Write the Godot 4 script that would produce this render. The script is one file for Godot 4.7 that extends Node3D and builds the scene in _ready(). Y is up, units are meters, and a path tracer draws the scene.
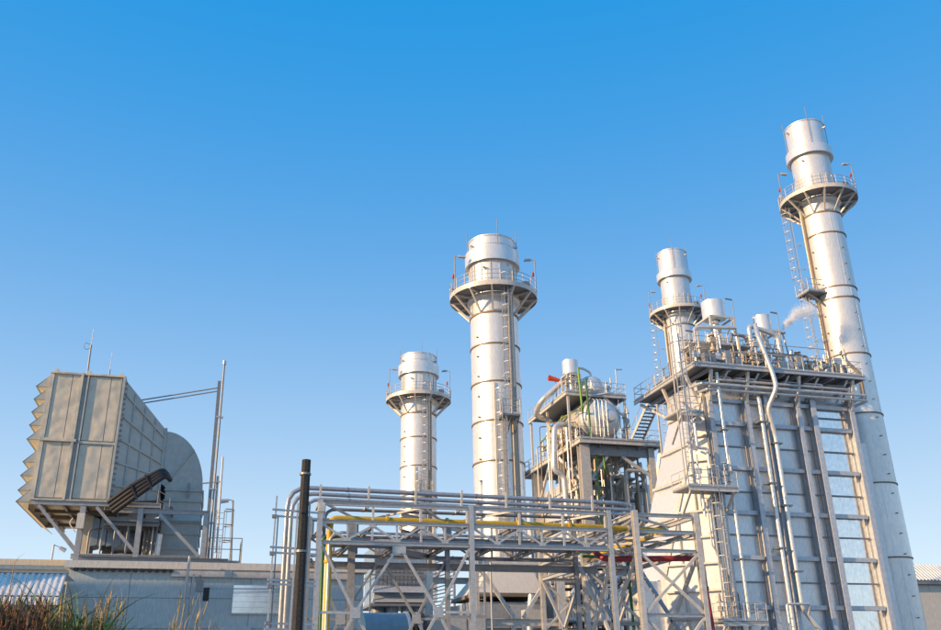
extends Node3D
# A combined-cycle power plant in low evening sun. x runs along the turbine axis, -z leads away from the camera, y is up, metres.

class MB:
	var v := PackedVector3Array()
	var n := PackedVector3Array()
	func q(a: Vector3, b: Vector3, c: Vector3, d: Vector3) -> void:
		var m := (b - a).cross(c - a)
		if m.length_squared() < 1e-14: m = (c - a).cross(d - a)
		m = m.normalized()
		v.append_array(PackedVector3Array([a, c, b, a, d, c]))
		n.append_array(PackedVector3Array([m, m, m, m, m, m]))
	func t(a: Vector3, b: Vector3, c: Vector3) -> void:
		var m := (b - a).cross(c - a).normalized()
		v.append_array(PackedVector3Array([a, c, b])); n.append_array(PackedVector3Array([m, m, m]))
	func qs(a: Vector3, b: Vector3, c: Vector3, d: Vector3, na: Vector3, nb: Vector3, nc: Vector3, nd: Vector3) -> void:
		v.append_array(PackedVector3Array([a, c, b, a, d, c]))
		n.append_array(PackedVector3Array([na, nc, nb, na, nd, nc]))
	func hexa(p: Array) -> void:   # p: bottom ring 0-3 (ccw from above), top ring 4-7
		q(p[3], p[2], p[1], p[0]); q(p[4], p[5], p[6], p[7])
		for i in 4:
			var j := (i + 1) % 4
			q(p[i], p[j], p[j + 4], p[i + 4])
	func box(lo: Vector3, hi: Vector3) -> void:
		hexa([Vector3(lo.x, lo.y, hi.z), Vector3(hi.x, lo.y, hi.z), Vector3(hi.x, lo.y, lo.z), Vector3(lo.x, lo.y, lo.z),
			Vector3(lo.x, hi.y, hi.z), Vector3(hi.x, hi.y, hi.z), Vector3(hi.x, hi.y, lo.z), Vector3(lo.x, hi.y, lo.z)])
	func cbox(c: Vector3, s: Vector3) -> void: box(c - s * 0.5, c + s * 0.5)
	func frame(a: Vector3, b: Vector3, up := Vector3.UP) -> Array:
		var d := (b - a).normalized()
		if absf(d.dot(up)) > 0.98: up = Vector3(0, 0, 1) if absf(d.z) < 0.9 else Vector3(1, 0, 0)
		var s := d.cross(up).normalized()
		return [d, s, s.cross(d)]
	func beam(a: Vector3, b: Vector3, w: float, h: float, up := Vector3.UP, so := 0.0, uo := 0.0) -> void:
		var f := frame(a, b, up)
		var s: Vector3 = f[1] * w * 0.5
		var u: Vector3 = f[2] * h * 0.5
		var o: Vector3 = f[1] * so + f[2] * uo
		a += o; b += o
		hexa([a - s - u, a + s - u, b + s - u, b - s - u, a - s + u, a + s + u, b + s + u, b - s + u])
	func ibeam(a: Vector3, b: Vector3, w: float, h: float, up := Vector3.UP, tf := 0.0) -> void:
		if tf == 0.0: tf = h * 0.1
		beam(a, b, w, tf, up, 0, h * 0.5 - tf * 0.5)
		beam(a, b, w, tf, up, 0, -h * 0.5 + tf * 0.5)
		beam(a, b, maxf(0.02, w * 0.12), h - 2 * tf, up)
	func tube(a: Vector3, b: Vector3, r: float, k := 10, r2 := -1.0, caps := true) -> void:
		if r2 < 0.0: r2 = r
		var f := frame(a, b)
		var d: Vector3 = f[0]
		var pa := []; var pb := []; var nn := []
		for i in k:
			var g := TAU * i / k
			var e: Vector3 = f[1] * cos(g) + f[2] * sin(g)
			pa.append(a + e * r); pb.append(b + e * r2); nn.append((e + d * (r - r2) / maxf((b - a).length(), 1e-4)).normalized())
		for i in k:
			var j := (i + 1) % k
			qs(pa[j], pa[i], pb[i], pb[j], nn[j], nn[i], nn[i], nn[j])
			if caps:
				t(a, pa[i], pa[j]); t(b, pb[j], pb[i])
	func pipe(p: Array, r: float, bend := 0.0, k := 8, seg := 4) -> void:
		var path: Array[Vector3] = []
		for i in p.size():
			if i == 0 or i == p.size() - 1 or bend <= 0.0:
				path.append(p[i]); continue
			var d0: Vector3 = (p[i - 1] - p[i]); var d1: Vector3 = (p[i + 1] - p[i])
			var l := minf(bend, minf(d0.length(), d1.length()) * 0.48)
			var s: Vector3 = p[i] + d0.normalized() * l; var e: Vector3 = p[i] + d1.normalized() * l
			for j in seg + 1:
				var u := float(j) / seg
				path.append(s.lerp(p[i], u).lerp((p[i] as Vector3).lerp(e, u), u))
		var side := Vector3.ZERO
		var rings := []; var norms := []
		for i in path.size():
			var d := ((path[mini(i + 1, path.size() - 1)] - path[i]).normalized() + (path[i] - path[maxi(i - 1, 0)]).normalized()).normalized()
			if side == Vector3.ZERO: side = frame(path[0], path[1])[1]
			side = (side - d * side.dot(d)).normalized()
			var up := side.cross(d)
			var ring := []; var nr := []
			for j in k:
				var g := TAU * j / k
				var e := side * cos(g) + up * sin(g)
				ring.append(path[i] + e * r); nr.append(e)
			rings.append(ring); norms.append(nr)
		for i in path.size() - 1:
			for j in k:
				var m := (j + 1) % k
				qs(rings[i][m], rings[i][j], rings[i + 1][j], rings[i + 1][m], norms[i][m], norms[i][j], norms[i + 1][j], norms[i + 1][m])
		for j in k:
			var m := (j + 1) % k
			t(path[0], rings[0][j], rings[0][m]); t(path[-1], rings[-1][m], rings[-1][j])
	func lathe(c: Vector3, prof: Array, k := 32, b := Basis.IDENTITY, g0 := 0.0, g1 := TAU) -> void:   # prof: Vector2(radius, height) upwards = outside faces out
		for i in prof.size() - 1:
			var p: Vector2 = prof[i]; var w: Vector2 = prof[i + 1]
			var nm := Vector2(w.y - p.y, p.x - w.x).normalized()
			for j in k:
				var a0 := lerpf(g0, g1, float(j) / k); var a1 := lerpf(g0, g1, float(j + 1) / k)
				var e0 := Vector3(sin(a0), 0, cos(a0)); var e1 := Vector3(sin(a1), 0, cos(a1))
				var n0 := b * Vector3(e0.x * nm.x, nm.y, e0.z * nm.x); var n1 := b * Vector3(e1.x * nm.x, nm.y, e1.z * nm.x)
				qs(c + b * (e0 * p.x + Vector3(0, p.y, 0)), c + b * (e1 * p.x + Vector3(0, p.y, 0)), c + b * (e1 * w.x + Vector3(0, w.y, 0)), c + b * (e0 * w.x + Vector3(0, w.y, 0)), n0, n1, n1, n0)
	func rail(p: Array, h := 1.1, step := 1.4, r := 0.026, toe := true) -> void:
		for i in p.size() - 1:
			var a: Vector3 = p[i]; var b: Vector3 = p[i + 1]
			var cnt := maxi(1, roundi((b - a).length() / step))
			for lv in [h, h * 0.55]: tube(a + Vector3(0, lv, 0), b + Vector3(0, lv, 0), r, 6)
			if toe: beam(a + Vector3(0, 0.07, 0), b + Vector3(0, 0.07, 0), 0.015, 0.14)
			for j in cnt + (1 if i == p.size() - 2 else 0):
				var s := a.lerp(b, float(j) / cnt)
				tube(s, s + Vector3(0, h, 0), r, 6)
	func ladder(lo: Vector3, hi: Vector3, side: Vector3, w := 0.45) -> void:
		for s in [-0.5, 0.5]: beam(lo + side * w * s, hi + side * w * s, 0.04, 0.07, side)
		var c := int((hi - lo).length() / 0.32)
		for i in c:
			var m := lo.lerp(hi, (i + 0.5) / c)
			tube(m - side * w * 0.5, m + side * w * 0.5, 0.017, 5, -1, false)
	func cage(lo: Vector3, hi: Vector3, side: Vector3, out: Vector3, r := 0.38) -> void:
		var c := maxi(2, int((hi.y - lo.y) / 0.85))
		for i in c + 1:
			var y := lerpf(lo.y, hi.y, float(i) / c)
			var prev := Vector3.ZERO
			for j in 9:
				var g := lerpf(-0.25, PI + 0.25, j / 8.0)
				var p := Vector3(lo.x, y, lo.z) + out * r * 0.85 + side * cos(g) * r + out * sin(g) * r
				if j > 0: beam(prev, p, 0.06, 0.016, out)
				prev = p
		for j in 5:
			var g := lerpf(0.0, PI, j / 4.0)
			var o := out * r * 0.85 + side * cos(g) * r + out * sin(g) * r
			beam(Vector3(lo.x, lo.y, lo.z) + o, Vector3(lo.x, hi.y, lo.z) + o, 0.045, 0.014, out)

var M := {}
var org := Vector3.ZERO
var taken := {}
var rng := RandomNumberGenerator.new()

func numbered(s: String) -> String:
	taken[s] = taken.get(s, -1) + 1
	return s if taken[s] == 0 else "%s_%03d" % [s, taken[s]]

func thing(called: String, label: String, category: String, at: Vector3, group := "") -> Node3D:
	var o := Node3D.new()
	o.name = numbered(called); add_child(o); o.position = at; org = at
	o.set_meta("label", label); o.set_meta("category", category)
	if group: o.set_meta("group", group)
	return o

func put(m: MB, called: String, mat: String, parent: Node3D, kind := "") -> MeshInstance3D:
	var v := m.v
	for i in v.size(): v[i] = v[i] - org
	var arr := []; arr.resize(Mesh.ARRAY_MAX)
	arr[Mesh.ARRAY_VERTEX] = v; arr[Mesh.ARRAY_NORMAL] = m.n
	var am := ArrayMesh.new(); am.add_surface_from_arrays(Mesh.PRIMITIVE_TRIANGLES, arr)
	am.surface_set_material(0, M[mat])
	var o := MeshInstance3D.new(); o.mesh = am; o.name = called
	parent.add_child(o, true)
	if kind: o.set_meta("kind", kind)
	return o

func copy(src: Node3D, label: String, move: Vector3) -> Node3D:
	var o: Node3D = src.duplicate()
	o.name = numbered(src.get_meta("called")); add_child(o); o.position += move
	o.set_meta("label", label)
	return o

func structure(m: MB, called: String, mat: String) -> MeshInstance3D:
	org = Vector3.ZERO
	var o := put(m, called, mat, self)
	o.set_meta("kind", "structure")
	return o

# one-line part builders
func pbox(p: Node3D, called: String, mat: String, lo: Vector3, hi: Vector3) -> MeshInstance3D:
	var m := MB.new(); m.box(lo, hi); return put(m, called, mat, p)
func pbeam(p: Node3D, called: String, mat: String, a: Vector3, b: Vector3, w: float, h: float, up := Vector3.UP) -> MeshInstance3D:
	var m := MB.new(); m.beam(a, b, w, h, up); return put(m, called, mat, p)
func pib(p: Node3D, called: String, mat: String, a: Vector3, b: Vector3, w: float, h: float, up := Vector3.UP) -> MeshInstance3D:
	var m := MB.new(); m.ibeam(a, b, w, h, up); return put(m, called, mat, p)
func ptube(p: Node3D, called: String, mat: String, a: Vector3, b: Vector3, r: float, k := 10, r2 := -1.0) -> MeshInstance3D:
	var m := MB.new(); m.tube(a, b, r, k, r2); return put(m, called, mat, p)
func ppipe(p: Node3D, called: String, mat: String, pts: Array, r: float, bend := 0.4, k := 10) -> MeshInstance3D:
	var m := MB.new(); m.pipe(pts, r, bend, k); return put(m, called, mat, p)
func prail(p: Node3D, mat: String, pts: Array, h := 1.1, step := 1.4) -> MeshInstance3D:
	var m := MB.new(); m.rail(pts, h, step); return put(m, "railing", mat, p)
func plathe(p: Node3D, called: String, mat: String, c: Vector3, prof: Array, k := 32, b := Basis.IDENTITY) -> MeshInstance3D:
	var m := MB.new(); m.lathe(c, prof, k, b); return put(m, called, mat, p)
func V(x: float, y: float, z: float) -> Vector3: return Vector3(x, y, z)

# ---------------------------------------------------------------- materials
func noise_image(seed_: int, freq: float, oct: int, size := 512, kind := FastNoiseLite.TYPE_SIMPLEX_SMOOTH, ridged := false) -> Image:
	var f := FastNoiseLite.new(); f.seed = seed_; f.frequency = freq; f.noise_type = kind; f.fractal_octaves = oct
	f.fractal_type = FastNoiseLite.FRACTAL_RIDGED if ridged else FastNoiseLite.FRACTAL_FBM
	return f.get_seamless_image(size, size)

func tex(i: Image) -> ImageTexture:
	i.generate_mipmaps(); return ImageTexture.create_from_image(i)

func mottle(a: Image, b: Image, lo: float, hi: float, wa: float, sx := 1, sy := 1) -> ImageTexture:
	var w := a.get_width(); var h := a.get_height()
	var o := Image.create(w, h, false, Image.FORMAT_RGB8)
	for y in h:
		for x in w:
			var k := a.get_pixel(x, y).r * wa + b.get_pixel((x * sx) % w, (y * sy) % h).r * (1.0 - wa)
			k = clampf(lerpf(lo, hi, smoothstep(0.2, 0.8, k)), 0, 1)
			o.set_pixel(x, y, Color(k, k, k))
	return tex(o)

func bumps(i: Image, s: float) -> ImageTexture:
	var c: Image = i.duplicate(); c.convert(Image.FORMAT_RGBA8); c.bump_map_to_normal_map(s); return tex(c)

func mat(called: String, lin: Array, rough: float, metal := 0.0, alb: Texture2D = null, scale := 0.3, nrm: Texture2D = null, ns := 0.5, rt: Texture2D = null) -> StandardMaterial3D:
	var m := StandardMaterial3D.new()
	m.albedo_color = Color(lin[0], lin[1], lin[2]).linear_to_srgb()
	m.roughness = rough; m.metallic = metal
	m.uv1_triplanar = true; m.uv1_world_triplanar = true; m.uv1_scale = Vector3(scale, scale, scale)
	if alb: m.albedo_texture = alb
	if rt: m.roughness_texture = rt; m.roughness_texture_channel = BaseMaterial3D.TEXTURE_CHANNEL_RED
	if nrm: m.normal_enabled = true; m.normal_texture = nrm; m.normal_scale = ns
	m.cull_mode = BaseMaterial3D.CULL_DISABLED
	M[called] = m
	return m

func materials() -> void:
	var coarse := noise_image(3, 0.012, 4); var fine := noise_image(8, 0.06, 4); var wide := noise_image(21, 0.006, 3)
	var soft := mottle(coarse, fine, 0.93, 1.0, 0.6)
	var patch := mottle(coarse, fine, 0.87, 1.0, 0.5)
	var streak := mottle(noise_image(5, 0.05, 3), noise_image(6, 0.03, 3), 0.91, 1.0, 0.45)
	var speck := mottle(noise_image(11, 0.2, 2), coarse, 0.3, 1.0, 0.75)
	var can := bumps(wide, 8.0)
	var dent := bumps(noise_image(31, 0.01, 2), 14.0)
	var grain := bumps(fine, 3.0)
	var rough_t := mottle(fine, coarse, 0.7, 1.0, 0.5)
	mat("clad", [0.88, 0.875, 0.86], 0.42, 0.5, streak, 0.5, can, 0.14, rough_t).uv1_scale = Vector3(0.8, 0.07, 0.8)
	mat("clad2", [0.83, 0.82, 0.80], 0.45, 0.5, streak, 0.4, can, 0.16, rough_t).uv1_scale = Vector3(0.6, 0.09, 0.6)
	mat("casing", [0.84, 0.845, 0.85], 0.38, 0.4, streak, 0.4, can, 0.35, rough_t).uv1_scale = Vector3(0.7, 0.13, 0.7)
	mat("casing_b", [0.76, 0.77, 0.785], 0.42, 0.4, streak, 0.33, can, 0.35, rough_t).uv1_scale = Vector3(0.6, 0.11, 0.6)
	mat("foil", [0.93, 0.93, 0.93], 0.16, 0.95, soft, 0.3, dent, 0.07).uv1_scale = Vector3(0.5, 0.22, 0.5)
	mat("jacket", [0.80, 0.795, 0.78], 0.38, 0.5, patch, 0.5, null, 0.3, rough_t)
	mat("jacket_g", [0.44, 0.45, 0.47], 0.35, 0.4, soft, 0.5, null, 0.3, rough_t)
	mat("galv", [0.55, 0.56, 0.57], 0.48, 0.25, patch, 0.6, grain, 0.15, rough_t)
	mat("galv_d", [0.28, 0.285, 0.29], 0.55, 0.3, patch, 0.5, grain, 0.2, rough_t)
	mat("steel_w", [0.68, 0.65, 0.60], 0.5, 0.1, patch, 0.4, grain, 0.05, rough_t)
	mat("steel_g", [0.40, 0.405, 0.41], 0.5, 0.15, patch, 0.4, grain, 0.05, rough_t)
	mat("dark", [0.032, 0.032, 0.036], 0.6, 0.3, patch, 0.5)
	mat("grating", [0.26, 0.27, 0.28], 0.6, 0.3, patch, 1.0)
	mat("tan", [0.52, 0.44, 0.33], 0.6, 0.2, soft, 0.8)
	mat("steel_b", [0.60, 0.63, 0.675], 0.45, 0.15, patch, 0.4, grain, 0.05, rough_t)
	mat("rustband", [0.28, 0.22, 0.16], 0.7, 0.3, patch, 0.8)
	mat("beige", [0.65, 0.59, 0.475], 0.5, 0.0, soft, 0.15, dent, 0.3)
	mat("beige_d", [0.47, 0.485, 0.455], 0.5, 0.0, soft, 0.3, can, 0.2)
	mat("hood_cream", [0.70, 0.56, 0.33], 0.6, 0.0, soft, 0.3)
	mat("wall", [0.52, 0.585, 0.575], 0.6, 0.0, streak, 0.25, can, 0.15).uv1_scale = Vector3(0.5, 0.1, 0.5)
	mat("cream", [0.70, 0.65, 0.56], 0.6, 0.0, streak, 0.3, grain, 0.1).uv1_scale = Vector3(0.5, 0.1, 0.5)
	mat("fascia", [0.58, 0.56, 0.53], 0.75, 0.0, patch, 0.35, grain, 0.3)
	mat("pane", [0.84, 0.87, 0.90], 0.16, 0.8, soft, 0.1)
	mat("roofsheet", [0.86, 0.84, 0.81], 0.6, 0.0, patch, 0.3, grain, 0.1)
	mat("pole", [0.085, 0.088, 0.09], 0.9, 0.0, speck, 1.6, grain, 0.8)
	mat("yellow", [0.66, 0.43, 0.03], 0.5, 0.0, patch, 0.9)
	mat("red", [0.38, 0.035, 0.04], 0.5, 0.0, patch, 0.9)
	mat("green", [0.05, 0.20, 0.07], 0.5, 0.0, patch, 0.9)
	mat("lime", [0.20, 0.42, 0.06], 0.5, 0.0, patch, 0.9)
	mat("orange", [0.85, 0.10, 0.02], 0.7, 0.0, soft, 0.6)
	mat("blue", [0.06, 0.15, 0.28], 0.45, 0.1, patch, 0.4, can, 0.3, rough_t)
	mat("bluegrey", [0.30, 0.40, 0.50], 0.4, 0.3, streak, 0.2, can, 0.3)
	mat("steam", [0.95, 0.95, 0.95], 1.0).backlight_enabled = true
	M["steam"].backlight = Color(0.9, 0.9, 0.9)
	mat("ground", [0.24, 0.23, 0.20], 0.95, 0.0, patch, 0.15, grain, 0.6)
	mat("concrete", [0.36, 0.36, 0.355], 0.9, 0.0, patch, 0.2, grain, 0.4)
	for g in [["leaf", [0.12, 0.23, 0.04]], ["leaf_y", [0.24, 0.26, 0.06]], ["straw", [0.42, 0.30, 0.13]], ["brown", [0.15, 0.09, 0.055]], ["rusty", [0.22, 0.11, 0.06]], ["gold", [0.50, 0.36, 0.14]]]:
		var m := mat(g[0], g[1], 0.7, 0.0, soft, 2.0)
		m.backlight_enabled = true; m.backlight = Color(g[1][0] * 0.5, g[1][1] * 0.5, g[1][2] * 0.5)

# ---------------------------------------------------------------- exhaust stacks
func make_stack(called: String, label: String, at: Vector3, s: Dictionary) -> Node3D:
	var o := thing(called, label, "chimney", at, "steel exhaust stacks")
	o.set_meta("called", called)
	var c := at
	var r: float = s.r
	var ys: Array = s.rings.duplicate(); ys.sort()
	var cuts := [s.base] + ys + [s.deck]
	for i in cuts.size() - 1:   # shell sections between the flange rings
		var y0: float = cuts[i]; var y1: float = cuts[i + 1]
		var m := MB.new(); var y := y0
		while y < y1 - 0.01:     # courses, lapped by a few millimetres
			var e := minf(y + 1.0, y1)
			m.lathe(c, [Vector2(r - 0.006, y), Vector2(r + 0.004, e)], 40); y = e
		for k in 5:
			var g := TAU * (k / 5.0 + 0.37 * i); var e := V(sin(g), 0, cos(g))
			m.beam(c + e * (r + 0.006) + V(0, y0 + 0.06, 0), c + e * (r + 0.006) + V(0, y1 - 0.06, 0), 0.07, 0.012, e)
		put(m, "shell_section", "clad" if i % 2 == 0 else "clad2", o)
	for y in ys:
		plathe(o, "flange_ring", "rustband", c, [Vector2(r, y - 0.05), Vector2(r + 0.075, y - 0.05), Vector2(r + 0.075, y + 0.05), Vector2(r, y + 0.05)], 40)
	var nk := plathe(o, "neck", "clad2", c, [Vector2(r, s.deck), Vector2(r, s.ring0 + 0.2)], 40)
	for i in 16:
		var g := TAU * i / 16.0
		var e := V(sin(g), 0, cos(g))
		pbeam(nk, "stiffener", "steel_w", c + e * (r + 0.03) + V(0, s.deck, 0), c + e * (r + 0.03) + V(0, s.deck + s.stiff, 0), 0.08, 0.05, e)
	plathe(o, "wind_band", "clad", c, [Vector2(r, s.ring0 + 0.12), Vector2(s.rr, s.ring0), Vector2(s.rr, s.ring1), Vector2(r, s.ring1 + 0.08)], 40)
	plathe(o, "top_section", "clad", c, [Vector2(r, s.ring1), Vector2(r, s.line - 0.04), Vector2(r + 0.05, s.line - 0.04), Vector2(r + 0.05, s.line + 0.04), Vector2(r, s.line + 0.04), Vector2(r, s.rim - 0.1), Vector2(r + 0.06, s.rim - 0.1), Vector2(r + 0.06, s.rim), Vector2(r - 0.12, s.rim), Vector2(r - 0.12, s.ring1)], 40)
	# platform
	var R: float = s.R
	var dk := plathe(o, "platform_deck", "grating", c, [Vector2(r + 0.12, s.deck), Vector2(R, s.deck), Vector2(R, s.deck + 0.05), Vector2(r + 0.12, s.deck + 0.05), Vector2(r + 0.12, s.deck)], 40)
	plathe(dk, "kick_plate", "steel_w", c, [Vector2(R, s.deck - 0.12), Vector2(R + 0.03, s.deck - 0.12), Vector2(R + 0.03, s.deck + 0.26), Vector2(R, s.deck + 0.26), Vector2(R, s.deck - 0.12)], 40)
	var rm := MB.new()
	for lv in [0.42, 0.77, 1.12]:
		for i in 40:
			var g := TAU * i / 40.0; var h := TAU * (i + 1) / 40.0
			rm.tube(c + V(sin(g) * R, s.deck + lv, cos(g) * R), c + V(sin(h) * R, s.deck + lv, cos(h) * R), 0.026, 6, -1, false)
	for i in 22:
		var g := TAU * (i + 0.5) / 22.0
		rm.tube(c + V(sin(g) * R, s.deck, cos(g) * R), c + V(sin(g) * R, s.deck + 1.12, cos(g) * R), 0.03, 6)
	put(rm, "railing", "galv", o)
	for i in 12:
		var g: float = TAU * (i + s.turn) / 12.0
		var e := V(sin(g), 0, cos(g))
		var bm := MB.new()
		bm.beam(c + e * (r - 0.02) + V(0, s.deck - 1.65, 0), c + e * (R - 0.1) + V(0, s.deck - 0.13, 0), 0.13, 0.13, e)
		bm.beam(c + e * r + V(0, s.deck - 0.1, 0), c + e * R + V(0, s.deck - 0.1, 0), 0.12, 0.16)
		put(bm, "bracket", "steel_w", o)
	plathe(o, "bracket_ring", "rustband", c, [Vector2(r, s.deck - 1.75), Vector2(r + 0.06, s.deck - 1.75), Vector2(r + 0.06, s.deck - 1.6), Vector2(r, s.deck - 1.6)], 40)
	plathe(o, "collar", "clad2", c, [Vector2(r, s.deck - 0.45), Vector2(r + 0.22, s.deck - 0.3), Vector2(r + 0.22, s.deck - 0.1), Vector2(r, s.deck - 0.1)], 40)
	# lamps, lightning rods, inspection ports
	for a in s.lamps:
		var e := V(sin(a), 0, cos(a)); var b := c + e * R
		var inw: Vector3 = V(1, 0, 0.15).normalized() * (1.0 if e.x < 0 else -1.0)
		var lp := ptube(o, "lamp_post", "galv_d", b + V(0, s.deck, 0), b + V(0, s.deck + 3.1, 0), 0.045, 8)
		var lm := MB.new(); lm.beam(b + V(0, s.deck + 3.08, 0), b + inw * 0.35 + V(0, s.deck + 3.12, 0), 0.05, 0.05)
		lm.hexa([b + inw * 0.3 + V(0, s.deck + 3.03, 0.11), b + inw * 0.85 + V(0, s.deck + 3.0, 0.14), b + inw * 0.85 + V(0, s.deck + 3.0, -0.14), b + inw * 0.3 + V(0, s.deck + 3.03, -0.11), b + inw * 0.3 + V(0, s.deck + 3.2, 0.08), b + inw * 0.8 + V(0, s.deck + 3.15, 0.1), b + inw * 0.8 + V(0, s.deck + 3.15, -0.1), b + inw * 0.3 + V(0, s.deck + 3.2, -0.08)])
		put(lm, "lamp_head", "galv", lp)
	for a in [s.face - 1.45, s.face + 0.25, s.face + 1.45]:
		var e := V(sin(a), 0, cos(a))
		ptube(o, "lightning_rod", "galv_d", c + e * (r + 0.12) + V(0, s.ring1, 0), c + e * (r + 0.12) + V(0, s.rim + (1.3 if a == s.face + 0.25 else 0.9), 0), 0.028, 6)
	for a in [s.face - 0.9, s.face - 0.35, s.face + 1.2]:
		var e := V(sin(a), 0, cos(a)); var y: float = s.rim - 0.75 if a != s.face - 0.35 else s.ring0 - 0.6
		ptube(o, "test_port", "galv", c + e * (r - 0.05) + V(0, y, 0), c + e * (r + 0.32) + V(0, y, 0), 0.09, 10)
	for a in [s.face - 0.75, s.face + 0.8]:
		var e := V(sin(a), 0, cos(a))
		var y: float = s.base + 1.0
		while y < s.deck - 2.5:
			pbox(o, "lug", "galv_d", c + e * (r + 0.06) + V(-0.07, y, -0.07), c + e * (r + 0.06) + V(0.07, y + 0.07, 0.07)); y += 1.55
	# beacon lights and boxes on the platform rail
	for a in [s.face - 1.1, s.face + 1.15]:
		var e := V(sin(a), 0, cos(a)); var b := c + e * (R + 0.02) + V(0, s.deck + 1.12, 0)
		var bm := MB.new(); bm.tube(b, b + V(0, 0.22, 0), 0.03, 6); bm.tube(b + V(0, 0.22, 0), b + V(0, 0.5, 0), 0.1, 10, 0.08)
		put(bm, "beacon", "red", o)
	for a in [s.face - 1.3, s.face + 0.95]:
		var e := V(sin(a), 0, cos(a)); var b := c + e * (R - 0.35) + V(0, s.deck + 0.5, 0)
		pbox(o, "junction_box", "galv_d", b - V(0.3, 0.2, 0.15), b + V(0.3, 0.2, 0.15))
	return o

func stack_ladder(o: Node3D, c: Vector3, r: float, ang: float, y0: float, y1: float, shift := 0.0, off := 0.55) -> void:
	var e := V(sin(ang), 0, cos(ang)); var sd := V(cos(ang), 0, -sin(ang))
	var m := MB.new(); var p := c + e * (r + off) + sd * shift
	m.ladder(V(p.x, y0, p.z), V(p.x, y1, p.z), sd)
	var y := y0 + 0.6
	while y < y1:
		for s in [-0.22, 0.22]: m.beam(V(p.x, y, p.z) + sd * s, V(p.x, y, p.z) + sd * s - e * (off + 0.03), 0.04, 0.05)
		y += 2.4
	var l := put(m, "ladder", "galv", o)
	var k := MB.new(); k.cage(V(p.x, y0 + 2.1, p.z), V(p.x, y1, p.z), sd, e)
	put(k, "ladder_cage", "galv", l)

func stacks() -> void:
	var c := V(19.6, 0, -60)
	var face := atan2(-19.6, 60.0)
	var s := {"r": 1.84, "rr": 2.16, "R": 3.38, "base": 9.0, "deck": 29.1, "ring0": 31.75, "ring1": 32.9, "line": 33.25, "rim": 34.0, "stiff": 2.5, "turn": 0.35,
		"rings": [10.1, 13.1, 16.05, 19.0, 21.95, 24.9], "lamps": [-1.35, 1.1], "face": face}
	var o := make_stack("bypass_stack", "nearer and taller-looking silver stack standing behind the pipe rack, ladder down its front", c, s)
	stack_ladder(o, c, 1.84, 0.02, 19.2, 30.2, 0.1)
	stack_ladder(o, c, 1.84, -0.2, 9.0, 21.0, 0.0)
	for x in [0.55, 0.95]:
		ptube(o, "riser_pipe", "tan" if x < 0.9 else "galv", c + V(x, 9, sqrt(1.84 * 1.84 - x * x) + 0.12), c + V(x, 29.0, sqrt(1.84 * 1.84 - x * x) + 0.12), 0.065, 8)
	ptube(o, "riser_pipe", "cream", c + V(-0.75, 9, 1.8), c + V(-0.75, 21.8, 1.8), 0.055, 8)
	pbox(o, "cable_tray", "tan", c + V(0.62, 9, 1.55), c + V(0.86, 28.9, 1.82))
	pbox(o, "cable_tray", "tan", c + V(-0.25, 9, 1.86), c + V(0.02, 18.8, 1.98))
	var ld := MB.new(); ld.box(c + V(-0.55, 19.0, 1.75), c + V(0.75, 19.12, 3.0)); ld.beam(c + V(0.1, 17.9, 1.8), c + V(0.1, 19.0, 2.9), 0.08, 0.1); ld.beam(c + V(0.7, 17.9, 1.6), c + V(0.7, 19.0, 2.9), 0.08, 0.1)
	var lp := put(ld, "landing", "grating", o)
	prail(lp, "galv", [c + V(-0.55, 19.12, 1.9), c + V(-0.55, 19.12, 3.0), c + V(0.75, 19.12, 3.0), c + V(0.75, 19.12, 1.8)], 1.1, 0.7)
	copy(o, "smallest of the four silver stacks, left of centre, louvred box at its foot", V(0.1, -0.25, -26.7))
	# main stacks at the boiler outlets
	var d := V(51.4, 0, -60)
	face = atan2(-51.4, 60.0)
	s = {"r": 1.7, "rr": 2.06, "R": 3.35, "base": 0.0, "deck": 42.0, "ring0": 46.5, "ring1": 47.4, "line": 47.62, "rim": 50.2, "stiff": 2.3, "turn": 0.1,
		"rings": [4.5, 10.1, 15.85, 21.6, 26.8, 31.95, 33.0, 38.25], "lamps": [-1.75, 0.75], "face": face}
	o = make_stack("main_stack", "tallest leaning-looking silver stack at the right end of the big boiler", d, s)
	stack_ladder(o, d, 1.7, -2.0, 32.6, 43.0, 0.0, 1.0)
	stack_ladder(o, d, 1.7, -1.85, 23.0, 34.0, 0.35, 1.0)
	for a in [-1.86, -1.68]:
		var e := V(sin(a), 0, cos(a))
		ptube(o, "riser_pipe", "rustband" if a > -1.7 else "steel_w", d + e * 1.82 + V(0, 22.5, 0), d + e * 1.82 + V(0, 41.9, 0), 0.09, 8)
	var lm := MB.new(); lm.box(d + V(-3.4, 32.5, -0.9), d + V(-1.55, 32.62, 0.8)); lm.beam(d + V(-1.6, 31.4, 0.4), d + V(-3.2, 32.5, 0.4), 0.1, 0.12); lm.beam(d + V(-1.6, 31.4, -0.4), d + V(-3.2, 32.5, -0.4), 0.1, 0.12)
	var lpd := put(lm, "landing", "grating", o)
	prail(lpd, "galv", [d + V(-1.7, 32.62, 0.8), d + V(-3.4, 32.62, 0.8), d + V(-3.4, 32.62, -0.9)], 1.1, 0.8)
	ppipe(o, "drain_pipe", "rustband", [d + V(-1.5, 27.0, 1.1), d + V(-1.5, 26.2, 1.2), d + V(-0.75, 24.8, 1.8), d + V(-0.75, 22.4, 1.8)], 0.12, 0.3)
	var sv := MB.new()
	sv.box(d + V(0.3, 2, 1.7), d + V(1.5, 4.4, 2.4))
	put(sv, "analyser_cabinet", "galv", o)
	copy(o, "silver stack rising behind the big boiler's left roof corner", V(0.1, -0.35, -26.8))

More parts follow.
